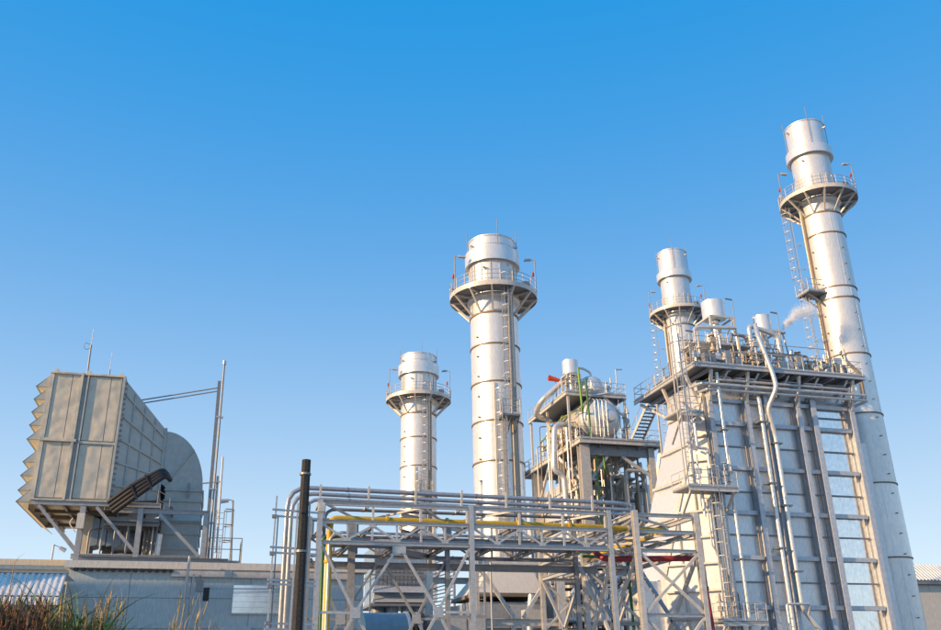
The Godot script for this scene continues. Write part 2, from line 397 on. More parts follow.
# ---------------------------------------------------------------- boiler 1
func valve_cluster(p: Node3D, at: Vector3, h: float, kind: int, k := 1.0) -> void:
	var m := MB.new()
	m.tube(at, at + V(0, h, 0), 0.07 * k, 8)
	m.tube(at + V(0, h * 0.55, 0), at + V(0, h * 0.55 + 0.28, 0), 0.17 * k, 10)
	m.tube(at + V(0, h * 0.55 - 0.03, 0), at + V(0, h * 0.55 + 0.02, 0), 0.21 * k, 10)
	m.tube(at + V(0, h, 0), at + V(0, h + 0.05, 0), 0.2 * k, 10)
	if kind == 0:
		m.tube(at + V(0, h * 0.7, 0), at + V(0.5, h * 0.7, 0), 0.07 * k, 8); m.tube(at + V(0.5, h * 0.7, 0), at + V(0.5, h + 0.6, 0), 0.07 * k, 8)
	elif kind == 1:
		m.box(at + V(-0.2, h * 0.8, -0.15), at + V(0.24, h * 0.8 + 0.36, 0.15))
	else:
		m.tube(at + V(0, h + 0.05, 0), at + V(0, h + 0.55, 0), 0.12, 8, 0.06)
	put(m, "valve", ["jacket", "galv_d", "steel_w", "tan", "galv"][(kind + int(h * 37.0)) % 5], p)

func silencer(p: Node3D, c: Vector3, r: float, h: float, fw: float, fy: float, called := "vent_silencer") -> void:
	var v := plathe(p, called, "clad", c, [Vector2(r * 0.45, -0.1), Vector2(r, 0.0), Vector2(r, h), Vector2(r - 0.05, h), Vector2(r - 0.05, h - 0.2), Vector2(0.0, h - 0.2)], 28)
	plathe(v, "outlet_pipe", "jacket", c, [Vector2(r * 0.34, fy - c.y), Vector2(r * 0.34, 0.0)], 16)
	var m := MB.new()
	for sx in [-1, 1]:
		for sz in [-1, 1]:
			m.beam(V(c.x + fw * sx, fy, c.z + fw * sz), V(c.x + fw * sx, c.y - 0.1, c.z + fw * sz), 0.16, 0.16)
	for y in [fy + 1.6, c.y - 2.2, c.y - 0.15]:
		if y > c.y: continue
		for sz in [-1, 1]:
			m.beam(V(c.x - fw, y, c.z + fw * sz), V(c.x + fw, y, c.z + fw * sz), 0.12, 0.14)
			m.beam(V(c.x + fw * sz, y, c.z - fw), V(c.x + fw * sz, y, c.z + fw), 0.12, 0.14)
	for sx in [-1, 1]: m.beam(V(c.x - fw * sx, fy + 1.6, c.z + fw), V(c.x + fw * sx, c.y - 0.2, c.z + fw), 0.07, 0.07)
	put(m, "silencer_frame", "steel_w", v)

func boiler_one() -> void:
	var o := thing("heat_recovery_boiler", "big silver panelled boiler with steel columns, right of the pipe rack", "boiler", V(39, 0, -60))
	var zf := -54.2
	pbox(o, "casing_core", "casing_b", V(33.3, 0, -59.4), V(45.5, 20.7, zf - 0.12))
	var cols := [33.5, 36.45, 38.05, 40.7, 42.0, 45.3]
	var lines := [20.2, 19.4, 18.5, 16.85, 15.3, 13.65, 12.2, 10.7, 9.2, 7.6, 6.0, 4.4, 2.9, 1.3]
	for b in 5:
		var x0: float = cols[b] + 0.16; var x1: float = cols[b + 1] - 0.16
		for i in lines.size() - 1:
			var y1: float = lines[i] - 0.03; var y0: float = lines[i + 1] + 0.03
			if i == 0 and b < 4: continue
			if i == 1 and b < 4: y1 = lines[0] - 0.03
			var lo := V(x0, y0, zf - 0.1); var hi := V(x1, y1, zf + rng.randf_range(-0.012, 0.012))
			pbox(o, "foil_panel" if b == 4 else "casing_panel", "foil" if b == 4 else ["casing", "casing", "casing_b"][rng.randi() % 3], lo, hi)
		for i in lines.size():
			if i == 1 and b < 4: continue
			var thick: bool = (i % 2 == 0)
			var y: float = lines[i]
			var d := 0.3 if thick else 0.12
			var m := MB.new()
			m.box(V(x0 - 0.02, y - (0.09 if thick else 0.045), zf - 0.05), V(x1 + 0.02, y + (0.09 if thick else 0.045), zf + d))
			if thick: m.box(V(x0 - 0.02, y - 0.16, zf + d - 0.03), V(x1 + 0.02, y + 0.12, zf + d + 0.02))
			put(m, "stiffener", "steel_b" if thick else "galv_d", o)
	for i in cols.size():
		var wd: float = [0.32, 0.36, 0.3, 0.32, 0.42, 0.38][i]
		var m := MB.new()
		m.ibeam(V(cols[i], 0, zf + 0.3), V(cols[i], 20.9, zf + 0.3), wd, 0.62, Vector3(0, 0, 1))
		put(m, "column", "steel_b", o)
		if i in [0, 1, 3, 4]:     # conduits clipped beside the columns
			ptube(o, "conduit", "galv_d", V(cols[i] - wd * 0.5 - 0.09, 1, zf + 0.12), V(cols[i] - wd * 0.5 - 0.09, 20.5, zf + 0.12), 0.05, 6)
	pbox(o, "outlet_duct", "casing_b", V(45.5, 4, -61.2), V(50.2, 19, -58.6))
	# roof deck on brackets
	var yd := 22.5
	var dk := pbox(o, "roof_deck", "grating", V(32.2, yd - 0.08, -62.6), V(46.2, yd, -52.8))
	for e in [[V(32.2, yd - 0.16, -52.75), V(46.25, yd - 0.16, -52.75)], [V(32.15, yd - 0.16, -62.6), V(32.15, yd - 0.16, -52.75)], [V(46.25, yd - 0.16, -62.6), V(46.25, yd - 0.16, -52.75)]]:
		pib(o, "deck_beam", "galv", e[0], e[1], 0.14, 0.3)
	for x in [33.5, 35.0, 36.45, 38.05, 39.4, 40.7, 42.0, 43.6, 45.3]:
		pib(o, "deck_joist", "steel_b", V(x, yd - 0.28, -62.5), V(x, yd - 0.28, -52.85), 0.14, 0.26)
	for x in [33.5, 36.45, 40.7, 45.3]:
		pbeam(o, "deck_brace", "steel_w", V(x, 20.0, zf + 0.6), V(x, yd - 0.35, -52.95), 0.2, 0.2)
	for z in [-54.5, -58.0]:
		pbeam(o, "deck_brace", "steel_w", V(33.3, 19.4, z), V(32.3, yd - 0.35, z), 0.18, 0.2)
	pbeam(o, "deck_brace", "steel_w", V(33.3, 20.2, -59.3), V(32.6, yd - 0.35, -62.3), 0.2, 0.2)
	pbox(o, "roof_slab", "casing_b", V(33.3, 20.7, -59.4), V(45.5, 21.9, zf - 0.6))
	for a in [[V(46.2, yd, -62.5), V(46.2, yd, -52.8), V(32.2, yd, -52.8), V(32.2, yd, -62.5), V(46.2, yd, -62.5)]]:
		prail(o, "galv", a, 1.1, 1.25)
	# header pipes slung below the deck edge
	for a in [[21.45, -53.15, 34.0, 45.0], [21.05, -53.0, 32.6, 46.4], [20.75, -53.25, 33.2, 46.6]]:
		ppipe(o, "header_pipe", "jacket" if a[0] < 21.3 else "galv", [V(a[2], a[0] + 0.2, -55), V(a[2], a[0], a[1]), V(a[3], a[0], a[1]), V(a[3], a[0], -56)], 0.11, 0.3)
	for i in 6:
		ppipe(o, "under_deck_pipe", ["galv", "jacket", "galv_d"][i % 3], [V(33.8 + i * 1.9, 21.9, -56.5), V(33.8 + i * 1.9, 21.75, -53.4), V(35.2 + i * 1.9, 21.7, -53.2), V(35.2 + i * 1.9, 20.6, -53.6)], 0.06 + 0.02 * (i % 3), 0.2, 8)
	for i in 5:
		pbeam(o, "deck_brace", "steel_b", V(34.2 + i * 2.5, 20.5, zf + 0.35), V(34.9 + i * 2.5, yd - 0.35, -53.0), 0.1, 0.12)
	# pipes down the front
	ppipe(o, "down_pipe", "jacket", [V(34.05, 22.0, -53.2), V(34.05, 20.4, -53.2), V(34.05, 2, -53.2)], 0.13, 0.2)
	ppipe(o, "down_pipe", "jacket", [V(37.3, 20.9, -55), V(37.3, 20.4, -53.3), V(37.3, 2, -53.3)], 0.15, 0.25)
	ppipe(o, "steam_pipe", "jacket", [V(38.75, 26.6, -54.4), V(38.1, 25.3, -53.4), V(38.15, 21.9, -52.4), V(38.25, 20.9, -52.4), V(37.75, 19.5, -53.1), V(38.2, 17.5, -53.35), V(38.2, 5.9, -53.35), V(39.6, 4.0, -53.2), V(40.2, 2, -53.2)], 0.17, 0.4)
	ppipe(o, "drain_pipe", "jacket", [V(36.75, 1, -52.9), V(36.75, 6.1, -52.9), V(38.5, 6.15, -52.9), V(38.5, 5.5, -53.2)], 0.09, 0.15)
	for y in [17.0, 12.6, 8.2]:
		pbox(o, "pipe_clamp", "galv_d", V(37.9, y, -53.7), V(38.6, y + 0.1, -53.15))
		pbox(o, "pipe_clamp", "galv_d", V(36.95, y + 1.5, -53.8), V(37.6, y + 1.6, -53.1))
		pbox(o, "pipe_clamp", "galv_d", V(33.8, y + 0.7, -53.7), V(34.3, y + 0.8, -53.0))
	# flared inlet duct
	var fb := V(30.3, 8.0, -57.0); var ft := V(33.3, 20.7, -54.35); var bb := V(29.8, 8.0, -60.6); var bt := V(33.3, 20.7, -58.8)
	var dm := MB.new(); dm.hexa([V(fb.x, 2.5, fb.z), V(33.3, 2.5, -54.35), V(33.3, 2.5, -59.2), V(bb.x, 2.5, bb.z), fb, ft, bt, bb])
	var duct := put(dm, "inlet_duct", "casing", o)
	for i in 10:     # stiffeners on the flare
		var y := 3.6 + i * 1.75
		var a := fb.lerp(ft, clampf((y - fb.y) / (ft.y - fb.y), 0.0, 1.0))
		pbeam(duct, "duct_stiffener", "steel_w" if i % 2 == 0 else "galv", V(a.x - 0.03, y, a.z + 0.12), V(33.2, y, -54.22), 0.26, 0.12)
	for i in 2:
		var b := fb.lerp(ft, 0.3 + 0.34 * i)
		pbeam(duct, "duct_rib", "steel_w", V(b.x + 0.1, 2.5, b.z + 0.12), V(b.x + 0.1, b.y, b.z + 0.12), 0.14, 0.2, V(0, 0, 1))
	pbeam(duct, "duct_edge", "steel_w", fb, ft + V(0, 0.1, 0.05), 0.2, 0.2)
	for i in 5:
		var u := (i + 0.6) / 5.0
		pbeam(duct, "duct_stiffener", "steel_w", fb.lerp(ft, u) + V(-0.1, 0.06, 0), bb.lerp(bt, u) + V(-0.1, 0.06, 0), 0.12, 0.2)
	pbox(o, "lower_duct", "casing", V(22.2, 2.5, -61.6), V(30.3, 7.9, -57.4))
	for i in 4:
		pbox(o, "duct_stiffener", "steel_w", V(22.2, 3.4 + i * 1.6, -57.45), V(28.3, 3.55 + i * 1.6, -57.15))
	for x in [23.4, 25.8, 28.3]:
		pbox(o, "duct_rib", "steel_w", V(x - 0.1, 0, -57.4), V(x + 0.1, 8.6, -57.05))
	# ladder tower and mid balconies at the left front corner
	var lm := MB.new(); lm.ladder(V(30.55, 13.7, -52.35), V(30.55, 25.6, -52.35), V(1, 0, 0))
	var l := put(lm, "ladder", "galv", o)
	var cm := MB.new(); cm.cage(V(30.55, 15.8, -52.35), V(30.55, 25.6, -52.35), V(1, 0, 0), V(0, 0, 1)); put(cm, "ladder_cage", "galv", l)
	for x in [30.2, 30.95]:
		pbeam(o, "ladder_post", "steel_w", V(x, 13.6, -52.55), V(x, 24.5, -52.55), 0.07, 0.07)
	for y in [16.6, 19.4]:
		pbeam(o, "ladder_tie", "steel_w", V(30.6, y, -52.5), V(32.6, y, -54.6), 0.1, 0.12)
	lm = MB.new(); lm.ladder(V(32.4, 4.4, -52.9), V(32.4, 15.0, -52.9), V(1, 0, 0)); l = put(lm, "ladder", "galv", o)
	cm = MB.new(); cm.cage(V(32.4, 6.5, -52.9), V(32.4, 15.0, -52.9), V(1, 0, 0), V(0, 0, 1)); put(cm, "ladder_cage", "galv", l)
	for a in [[13.5, 30.2, 33.9, -54.4, -52.2], [5.0, 31.4, 34.6, -54.0, -52.0], [18.9, 30.6, 32.4, -55.2, -53.0]]:
		var bc := pbox(o, "balcony", "grating", V(a[1], a[0] - 0.1, a[3]), V(a[2], a[0], a[4]))
		pib(bc, "edge_beam", "steel_w", V(a[1], a[0] - 0.2, a[4]), V(a[2], a[0] - 0.2, a[4]), 0.1, 0.24)
		for x in [a[1] + 0.2, a[2] - 0.3]:
			pbeam(bc, "brace", "steel_w", V(x + 0.1, a[0] - 1.9, a[3] + 0.2), V(x, a[0] - 0.2, a[4]), 0.14, 0.14)
		prail(bc, "galv", [V(a[1], a[0], a[3]), V(a[1], a[0], a[4]), V(a[2], a[0], a[4]), V(a[2], a[0], a[3])], 1.1, 0.9)
	for a in [[31.9, 18.3, 16.4, 0.75], [31.3, 17.9, 13.9, 0.55], [32.7, 12.9, 6.0, 0.4]]:   # bent instrument pipes on the flare
		ppipe(o, "instrument_pipe", "jacket", [V(a[0] + a[3], a[1] + 1.3, -54.4), V(a[0] + a[3], a[1], -53.6), V(a[0], a[1], -53.4), V(a[0], a[2], -53.4), V(a[0] + a[3], a[2], -53.4), V(a[0] + a[3], a[2] - 2.2, -53.4)], 0.1, 0.2)
	for i in 6:
		var x := 32.0 + i * 0.28
		ppipe(o, "instrument_pipe", ["galv", "jacket", "rustband"][i % 3], [V(x, 12.8, -53.2 - i * 0.1), V(x, 9.8 - i * 0.5, -53.2 - i * 0.1), V(x + 0.35, 9.3 - i * 0.5, -53.2 - i * 0.1), V(x + 0.35, 3.0, -53.2 - i * 0.1)], 0.06, 0.15, 7)
	for i in 7:
		valve_cluster(o, V(31.2 + i * 0.4, [13.5, 13.5, 5.0][i % 3], -53.3 + 0.1 * (i % 4)), rng.randf_range(0.9, 1.9), i % 3)
	# roof equipment
	silencer(o, V(37.6, 28.35, -58), 0.92, 1.5, 1.05, yd)
	silencer(o, V(41.95, 27.65, -58), 0.7, 1.35, 0.85, yd)
	for a in [V(36.2, 24.5, -57), V(36.45, 24.2, -57), V(36.75, 24.5, -57.2), V(42.3, 24.5, -57)]:
		var pm := MB.new(); pm.tube(V(a.x, yd, a.z), V(a.x, a.y + 2.0, a.z), 0.17, 12); pm.tube(V(a.x, a.y + 2.0, a.z), V(a.x, a.y + 2.35, a.z), 0.17, 12, 0.02)
		put(pm, "vent_pipe", "jacket", o)
	ppipe(o, "loop_pipe", "jacket", [V(35.0, yd, -57), V(35.0, 27.1, -57), V(38.5, 27.2, -56.6)], 0.17, 0.5)
	ppipe(o, "loop_pipe", "jacket", [V(39.6, yd, -56.5), V(39.6, 27.5, -56.5), V(42.1, 26.8, -56.5), V(42.1, 25.0, -56.5)], 0.19, 0.45)
	ppipe(o, "loop_pipe", "galv_d", [V(37.8, 25.9, -56.5), V(38.0, 26.6, -56.5), V(39.4, 26.6, -56.8), V(39.5, 25.6, -56.8)], 0.13, 0.25)
	ppipe(o, "relief_pipe", "galv", [V(43.75, yd, -57.6), V(43.75, 25.6, -57.7), V(43.6, 27.6, -57.8)], 0.07, 0.2)
	plathe(o, "relief_head", "galv", V(43.6, 27.6, -57.8), [Vector2(0.07, 0), Vector2(0.24, 0.02), Vector2(0.24, 0.1), Vector2(0.05, 0.22), Vector2(0.0, 0.22)], 12)
	var drm := MB.new(); drm.lathe(V(35.3, 23.4, -54.9), [Vector2(0.9, -7.0), Vector2(0.9, 0.0), Vector2(0.75, 0.25), Vector2(0.45, 0.4), Vector2(0.0, 0.46)], 24, Basis(V(1, 0, 0), PI / 2)); put(drm, "steam_drum", "clad", o)
	for i in 60:
		var x := 33.2 + 12.6 * fmod(i * 0.618, 1.0); var z := -53.2 - pow(rng.randf(), 1.8) * 7.0
		valve_cluster(o, V(x, yd, z), (0.5 + 2.3 * pow(rng.randf(), 1.6)) * (1.15 if x < 41 else 0.8), rng.randi() % 3, rng.randf_range(0.55, 1.35))
	for i in 12:
		var x := 33.0 + i * 1.08; var y := yd + rng.randf_range(0.5, 1.9); var z := rng.randf_range(-58, -53.6)
		ppipe(o, "roof_pipe", ["jacket", "galv", "steel_w"][i % 3], [V(x, yd, z), V(x, y, z), V(x + rng.randf_range(0.9, 2.2), y, z - 0.3), V(x + rng.randf_range(0.9, 2.2), yd, z - 1.5)], rng.randf_range(0.05, 0.11), 0.2, 8)
	for a in [[V(33.8, yd, -55.0), V(35.6, yd + 2.5, -57.5)], [V(36.2, yd, -56.0), V(39.2, yd + 2.9, -60)], [V(39.2, yd, -56.0), V(40.4, yd + 2.4, -59)]]:  # upper access frames
		var m := MB.new(); var lo: Vector3 = a[0]; var hi: Vector3 = a[1]
		for x in [lo.x, hi.x]:
			for z in [lo.z, hi.z]: m.beam(V(x, lo.y, z), V(x, hi.y, z), 0.1, 0.1)
		m.box(V(lo.x - 0.1, hi.y, hi.z), V(hi.x + 0.1, hi.y + 0.1, lo.z))
		var fr := put(m, "access_frame", "steel_w", o)
		prail(fr, "galv", [V(lo.x, hi.y, hi.z), V(lo.x, hi.y, lo.z), V(hi.x, hi.y, lo.z), V(hi.x, hi.y, hi.z)], 1.0, 0.9)
	for i in 22:     # tall thin vent lines and instrument stands
		var x := 33.4 + 12.2 * fmod(i * 0.618 + 0.2, 1.0); var z := rng.randf_range(-59.5, -54.2); var h := rng.randf_range(1.8, 3.9) * (1.0 if x < 42.5 else 0.6)
		var m := MB.new()
		m.pipe([V(x, yd, z), V(x, yd + h, z), V(x + rng.randf_range(-0.5, 0.5), yd + h + 0.25, z + 0.2), V(x + rng.randf_range(-0.5, 0.5), yd + h - 0.3, z + 0.3)], rng.randf_range(0.035, 0.085), 0.2, 7)
		m.tube(V(x, yd + h * 0.5, z), V(x, yd + h * 0.5 + 0.1, z), 0.13, 8)
		put(m, "vent_line", ["galv_d", "jacket", "tan", "galv"][i % 4], o)
	for a in [[33.0, 34.6, 2.2, -54.6], [39.9, 41.0, 2.6, -55.2], [43.0, 45.6, 1.7, -55.0]]:     # pipe supports of light section steel
		var m := MB.new()
		for x in [a[0], a[1]]: m.beam(V(x, yd, a[3]), V(x, yd + a[2], a[3]), 0.1, 0.1)
		for f in [0.55, 1.0]: m.beam(V(a[0], yd + a[2] * f, a[3]), V(a[1], yd + a[2] * f, a[3]), 0.1, 0.1)
		m.beam(V(a[0], yd, a[3] + 0.01), V(a[1], yd + a[2] * 0.55, a[3] + 0.01), 0.06, 0.06)
		put(m, "pipe_support", "steel_g", o)
	for a in [[33.4, 0.9, 1.1, -53.4, "galv_d"], [35.2, 0.7, 1.4, -53.6, "steel_w"], [39.6, 1.1, 0.9, -53.3, "galv"], [41.2, 0.6, 1.5, -53.5, "steel_g"], [44.4, 0.8, 1.0, -53.3, "galv_d"]]:
		pbox(o, "control_cabinet", a[4], V(a[0], yd, a[3] - 0.5), V(a[0] + a[1], yd + a[2], a[3]))
	for i in 7:
		var z := -53.4 - 0.5 * (i % 3); var y := yd + 0.35 + 0.3 * i
		ppipe(o, "roof_pipe", ["galv", "rustband", "jacket", "tan"][i % 4], [V(33.0 + i * 0.9, yd, z), V(33.0 + i * 0.9, y, z), V(37.5 + i * 1.1, y + 0.1, z - 0.2), V(37.5 + i * 1.1, yd, z - 0.2)], 0.045 + 0.02 * (i % 3), 0.2, 8)
	for a in [[38.9, 29.9, -57.2], [42.9, 29.1, -57.2], [32.4, 24.9, -52.9], [36.1, 24.9, -52.9]]:
		var m := MB.new(); m.tube(V(a[0], yd, a[2]), V(a[0], a[1], a[2]), 0.035, 6); m.beam(V(a[0], a[1], a[2]), V(a[0] - 0.6, a[1] + 0.05, a[2]), 0.12, 0.08)
		put(m, "roof_lamp", "galv_d", o)

# ---------------------------------------------------------------- boiler 2 with its steam drum
func boiler_two() -> void:
	var o := thing("heat_recovery_boiler", "farther boiler with round silver steam drum on a braced steel deck, behind the pipe rack", "boiler", V(38, 0, -84))
	pbox(o, "casing_core", "casing_b", V(33.3, 0, -93), V(46, 19.8, -80.6))
	for i in 6:
		for j in 4:
			pbox(o, "casing_panel", ["casing", "casing_b"][(i + j) % 2], V(33.4 + j * 2.4, 8.0 + i * 1.95, -80.6), V(35.7 + j * 2.4, 9.85 + i * 1.95, -80.45 + 0.01 * ((i * 3 + j) % 3)))
	var y := 22.45
	pbox(o, "drum_deck", "grating", V(32.2, y - 0.1, -92), V(40.4, y, -74))
	for e in [[V(32.2, y - 0.25, -74), V(40.4, y - 0.25, -74)], [V(32.15, y - 0.25, -92), V(32.15, y - 0.25, -74)], [V(40.4, y - 0.25, -92), V(40.4, y - 0.25, -74)]]:
		pib(o, "deck_beam", "steel_w", e[0], e[1], 0.2, 0.45)
	pib(o, "girder", "steel_g", V(32.4, y - 0.95, -74.8), V(40.0, y - 0.95, -74.8), 0.3, 0.9)
	for x in [34.3, 36.3, 38.3]:
		pib(o, "deck_joist", "steel_g", V(x, y - 0.45, -91), V(x, y - 0.45, -74.3), 0.2, 0.5)
	for c in [[32.75, -74.8, 0.95], [39.6, -74.8, 0.6], [32.75, -87.5, 0.9], [33.0, -81.0, 0.5], [39.6, -80.0, 0.5]]:
		pib(o, "column", "steel_w", V(c[0], 0, c[1]), V(c[0], y - 0.5, c[1]), c[2], c[2] * 0.8, V(0, 0, 1))
	for a in [[V(32.75, 18.6, -75.2), V(32.4, y - 0.5, -80)], [V(32.75, 18.6, -87), V(32.4, y - 0.5, -82.5)], [V(39.6, 19.2, -74.8), V(36.6, y - 1.4, -74.8)], [V(39.7, 17.5, -75), V(40.4, y - 0.5, -74.2)], [V(32.9, 18.2, -74.9), V(35.2, y - 1.4, -74.9)], [V(33.2, 16.0, -76.0), V(38.8, 20.6, -76.0)], [V(33.2, 20.6, -78.0), V(38.8, 16.2, -78.0)]]:
		pbeam(o, "brace", "steel_w", a[0], a[1], 0.22, 0.26)
	for yy in [18.4, 15.8, 13.2]:
		pib(o, "tie_beam", "steel_w", V(32.75, yy, -87.5), V(32.75, yy, -75), 0.25, 0.4)
		pib(o, "tie_beam", "steel_g", V(33, yy - 0.2, -76), V(39.6, yy - 0.2, -76), 0.2, 0.35)
	prail(o, "galv", [V(32.2, y, -91.8), V(32.2, y, -74.05), V(40.4, y, -74.05), V(40.4, y, -84)], 1.1, 1.2)
	# far balcony on the left
	var bc := pbox(o, "balcony", "grating", V(30.9, 22.1, -93.5), V(32.2, 22.2, -88))
	prail(bc, "galv", [V(32.2, 22.2, -93.5), V(30.9, 22.2, -93.5), V(30.9, 22.2, -88), V(32.2, 22.2, -88)], 1.1, 0.8)
	# steam drum
	var ax := Basis(V(1, 0, 0), PI / 2)
	var d := plathe(o, "steam_drum", "clad", V(35.35, 25.15, -76.3), [Vector2(2.15, -9), Vector2(2.15, 0), Vector2(2.1, 0.3), Vector2(1.93, 0.62), Vector2(1.6, 0.95), Vector2(1.15, 1.2), Vector2(0.6, 1.33), Vector2(0.0, 1.37)], 48, ax)
	plathe(d, "drum_band", "galv", V(35.35, 25.15, -76.3), [Vector2(2.15, -0.12), Vector2(2.2, -0.12), Vector2(2.2, -0.02), Vector2(2.15, -0.02)], 48, ax)
	plathe(d, "manhole", "clad2", V(35.75, 24.95, -75.2), [Vector2(0.62, -0.3), Vector2(0.62, 0.55), Vector2(0.5, 0.68), Vector2(0.0, 0.72)], 24, ax)
	for x in [34.1, 34.5, 34.9, 35.3]:
		ppipe(d, "gauge_pipe", "jacket", [V(x, 26.6, -75.0), V(x, 26.4, -74.5), V(x, 22.8, -74.5)], 0.045, 0.15, 8)
	ppipe(d, "gauge_pipe", "jacket", [V(34.0, 27.0, -75.4), V(35.7, 27.2, -74.6), V(36.3, 27.3, -74.9)], 0.08, 0.2, 8)
	for x in [33.6, 37.0]:
		pbox(d, "saddle", "steel_w", V(x - 0.3, 22.45, -79), V(x + 0.3, 23.8, -78.4))
	# upper deck
	var yu := 27.3
	pbox(o, "upper_deck", "grating", V(31.6, yu - 0.1, -86), V(37.8, yu, -75.2))
	for e in [[V(31.6, yu - 0.22, -75.2), V(37.8, yu - 0.22, -75.2)], [V(31.55, yu - 0.22, -86), V(31.55, yu - 0.22, -75.2)], [V(37.8, yu - 0.22, -86), V(37.8, yu - 0.22, -75.2)]]:
		pib(o, "deck_beam", "steel_w", e[0], e[1], 0.16, 0.36)
	for c in [V(31.8, 0, -75.4), V(37.7, 0, -75.4), V(31.8, 0, -81), V(31.8, 0, -85.8), V(37.7, 0, -85.8)]:
		pbeam(o, "post", "steel_w", c + V(0, y, 0), c + V(0, yu - 0.35, 0), 0.2, 0.2)
	for a in [[V(32.4, 25.0, -75.3), V(34.2, yu - 0.3, -75.3)], [V(37.6, 25.0, -75.3), V(35.5, yu - 0.3, -75.3)]]:
		pbeam(o, "brace", "steel_w", a[0], a[1], 0.14, 0.16)
	prail(o, "galv", [V(31.6, yu, -86), V(31.6, yu, -75.2), V(37.8, yu, -75.2), V(37.8, yu, -86)], 1.1, 1.0)
	var u := plathe(o, "upper_drum", "clad2", V(35.1, 28.35, -77.0), [Vector2(1.3, -5), Vector2(1.3, 0), Vector2(1.2, 0.3), Vector2(0.9, 0.6), Vector2(0.5, 0.75), Vector2(0.0, 0.8)], 36, ax)
	plathe(u, "manhole", "clad2", V(35.0, 28.1, -76.4), [Vector2(0.42, -0.2), Vector2(0.42, 0.4), Vector2(0.3, 0.5), Vector2(0.0, 0.52)], 20, ax)
	silencer(o, V(32.95, 29.6, -77), 0.8, 1.4, 0.7, yu)
	ppipe(o, "steam_pipe", "jacket", [V(34.2, 28.6, -78), V(33.2, 29.4, -78), V(32.6, 29.3, -78), V(30.2, 27.1, -78.6), V(30.5, 26.4, -81), V(32.5, 26.3, -82)], 0.28, 0.7, 14)
	ppipe(o, "steam_pipe", "jacket", [V(33.5, 24.2, -78), V(32.1, 24.3, -76.2), V(30.5, 24.1, -76), V(30.2, 19.7, -76), V(31.15, 19.3, -76), V(31.3, 13, -76)], 0.27, 0.7, 14)
	ppipe(o, "vent_line", "jacket", [V(33.4, 30.2, -76.6), V(34.2, 30.3, -76.8), V(35.0, 29.9, -76.8), V(35.0, 29.3, -76.8)], 0.12, 0.3, 10)
	for g in [[32.85, 29.6, 25.6, "lime", 0.11], [33.55, 28.6, 22.5, "green", 0.11], [33.95, 22.3, 14, "lime", 0.09], [34.7, 21.5, 19.8, "lime", 0.08]]:
		ppipe(o, "painted_pipe", g[3], [V(g[0], g[1], -74.9), V(g[0] + 0.05, g[2], -74.7), V(g[0] + 0.4, g[2] - 0.3, -75.4)], g[4], 0.2, 8)
	ppipe(o, "painted_pipe", "lime", [V(32.0, 24.3, -84), V(32.1, 25.4, -78), V(32.9, 25.6, -75.2)], 0.07, 0.2, 8)
	# service pipes below and around the drum deck
	for i in 56:
		var x := rng.randf_range(32.4, 39.6); var z := rng.randf_range(-80.0, -75.3); var y0 := rng.randf_range(11, 17.5); var y1 := rng.randf_range(18.0, 21.6)
		var dx := rng.randf_range(-1.6, 1.6)
		ppipe(o, "service_pipe", ["jacket", "steel_w", "tan", "galv", "rustband"][i % 5], [V(x, y0, z), V(x, y1, z), V(clampf(x + dx, 32.2, 39.8), y1 + rng.randf_range(-0.2, 0.2), z + rng.randf_range(-0.6, 0.6)), V(clampf(x + dx, 32.2, 39.8), y1 + rng.randf_range(0.7, 1.2), z)], rng.randf_range(0.06, 0.2), 0.3, 9)
	for lv in [[19.6, 33.2, 39.2, -77.6], [17.4, 33.2, 39.2, -76.8]]:
		var wk := pbox(o, "walkway", "grating", V(lv[1], lv[0] - 0.08, lv[3] - 1.0), V(lv[2], lv[0], lv[3]))
		prail(wk, "galv", [V(lv[1], lv[0], lv[3]), V(lv[2], lv[0], lv[3])], 1.1, 1.0)
	for i in 44:
		var x := rng.randf_range(32.4, 38.6); var z := rng.randf_range(-86, -74.6)
		if absf(x - 35.3) < 2.2: x = 32.5 + fmod(x, 1.0) * 0.7
		valve_cluster(o, V(x, y, z), rng.randf_range(0.9, 3.0), i % 3)
	for i in 8:
		var z := -75.2 - i * 1.35 - rng.randf() * 0.4; var x := 31.75 + rng.randf() * 0.4; var h := y + rng.randf_range(0.4, 3.6)
		ppipe(o, "service_pipe", ["steel_w", "jacket", "rustband", "galv"][i % 4], [V(x, y - rng.randf_range(2, 6), z), V(x, h, z), V(33.4, h + 0.3, z - rng.randf_range(0, 1.0))], rng.randf_range(0.05, 0.13), 0.3, 8)
	for i in 8:
		valve_cluster(o, V(32.0 + i * 0.7, yu, -76.0 - (i % 3)), rng.randf_range(0.6, 1.5), i % 3)
	for a in [[31.3, 25.6, -91.5], [37.0, 29.9, -75.3]]:
		var m := MB.new(); m.tube(V(a[0], 22.2, a[2]), V(a[0], a[1], a[2]), 0.05, 6); m.beam(V(a[0], a[1], a[2]), V(a[0] + 0.7, a[1] + 0.05, a[2]), 0.16, 0.1)
		put(m, "deck_lamp", "galv", o)
	# stair rising towards the first boiler
	var s := MB.new(); var a0 := V(37.2, 22.5, -73.6); var a1 := V(38.0, 26.4, -69.6)
	s.beam(a0, a1, 0.07, 0.28); s.beam(a0 + V(1.15, 0, 0), a1 + V(1.15, 0, 0), 0.07, 0.28)
	var st := put(s, "stair_stringer", "steel_w", o)
	for i in 15:
		var p := a0.lerp(a1, (i + 0.5) / 15.0)
		pbox(st, "stair_tread", "grating", p + V(0.03, -0.03, -0.16), p + V(1.12, 0.03, 0.14))
	var rm := MB.new(); rm.tube(a0 + V(0, 1, 0), a1 + V(0, 1, 0), 0.03, 6); rm.tube(a0 + V(1.15, 1, 0), a1 + V(1.15, 1, 0), 0.03, 6)
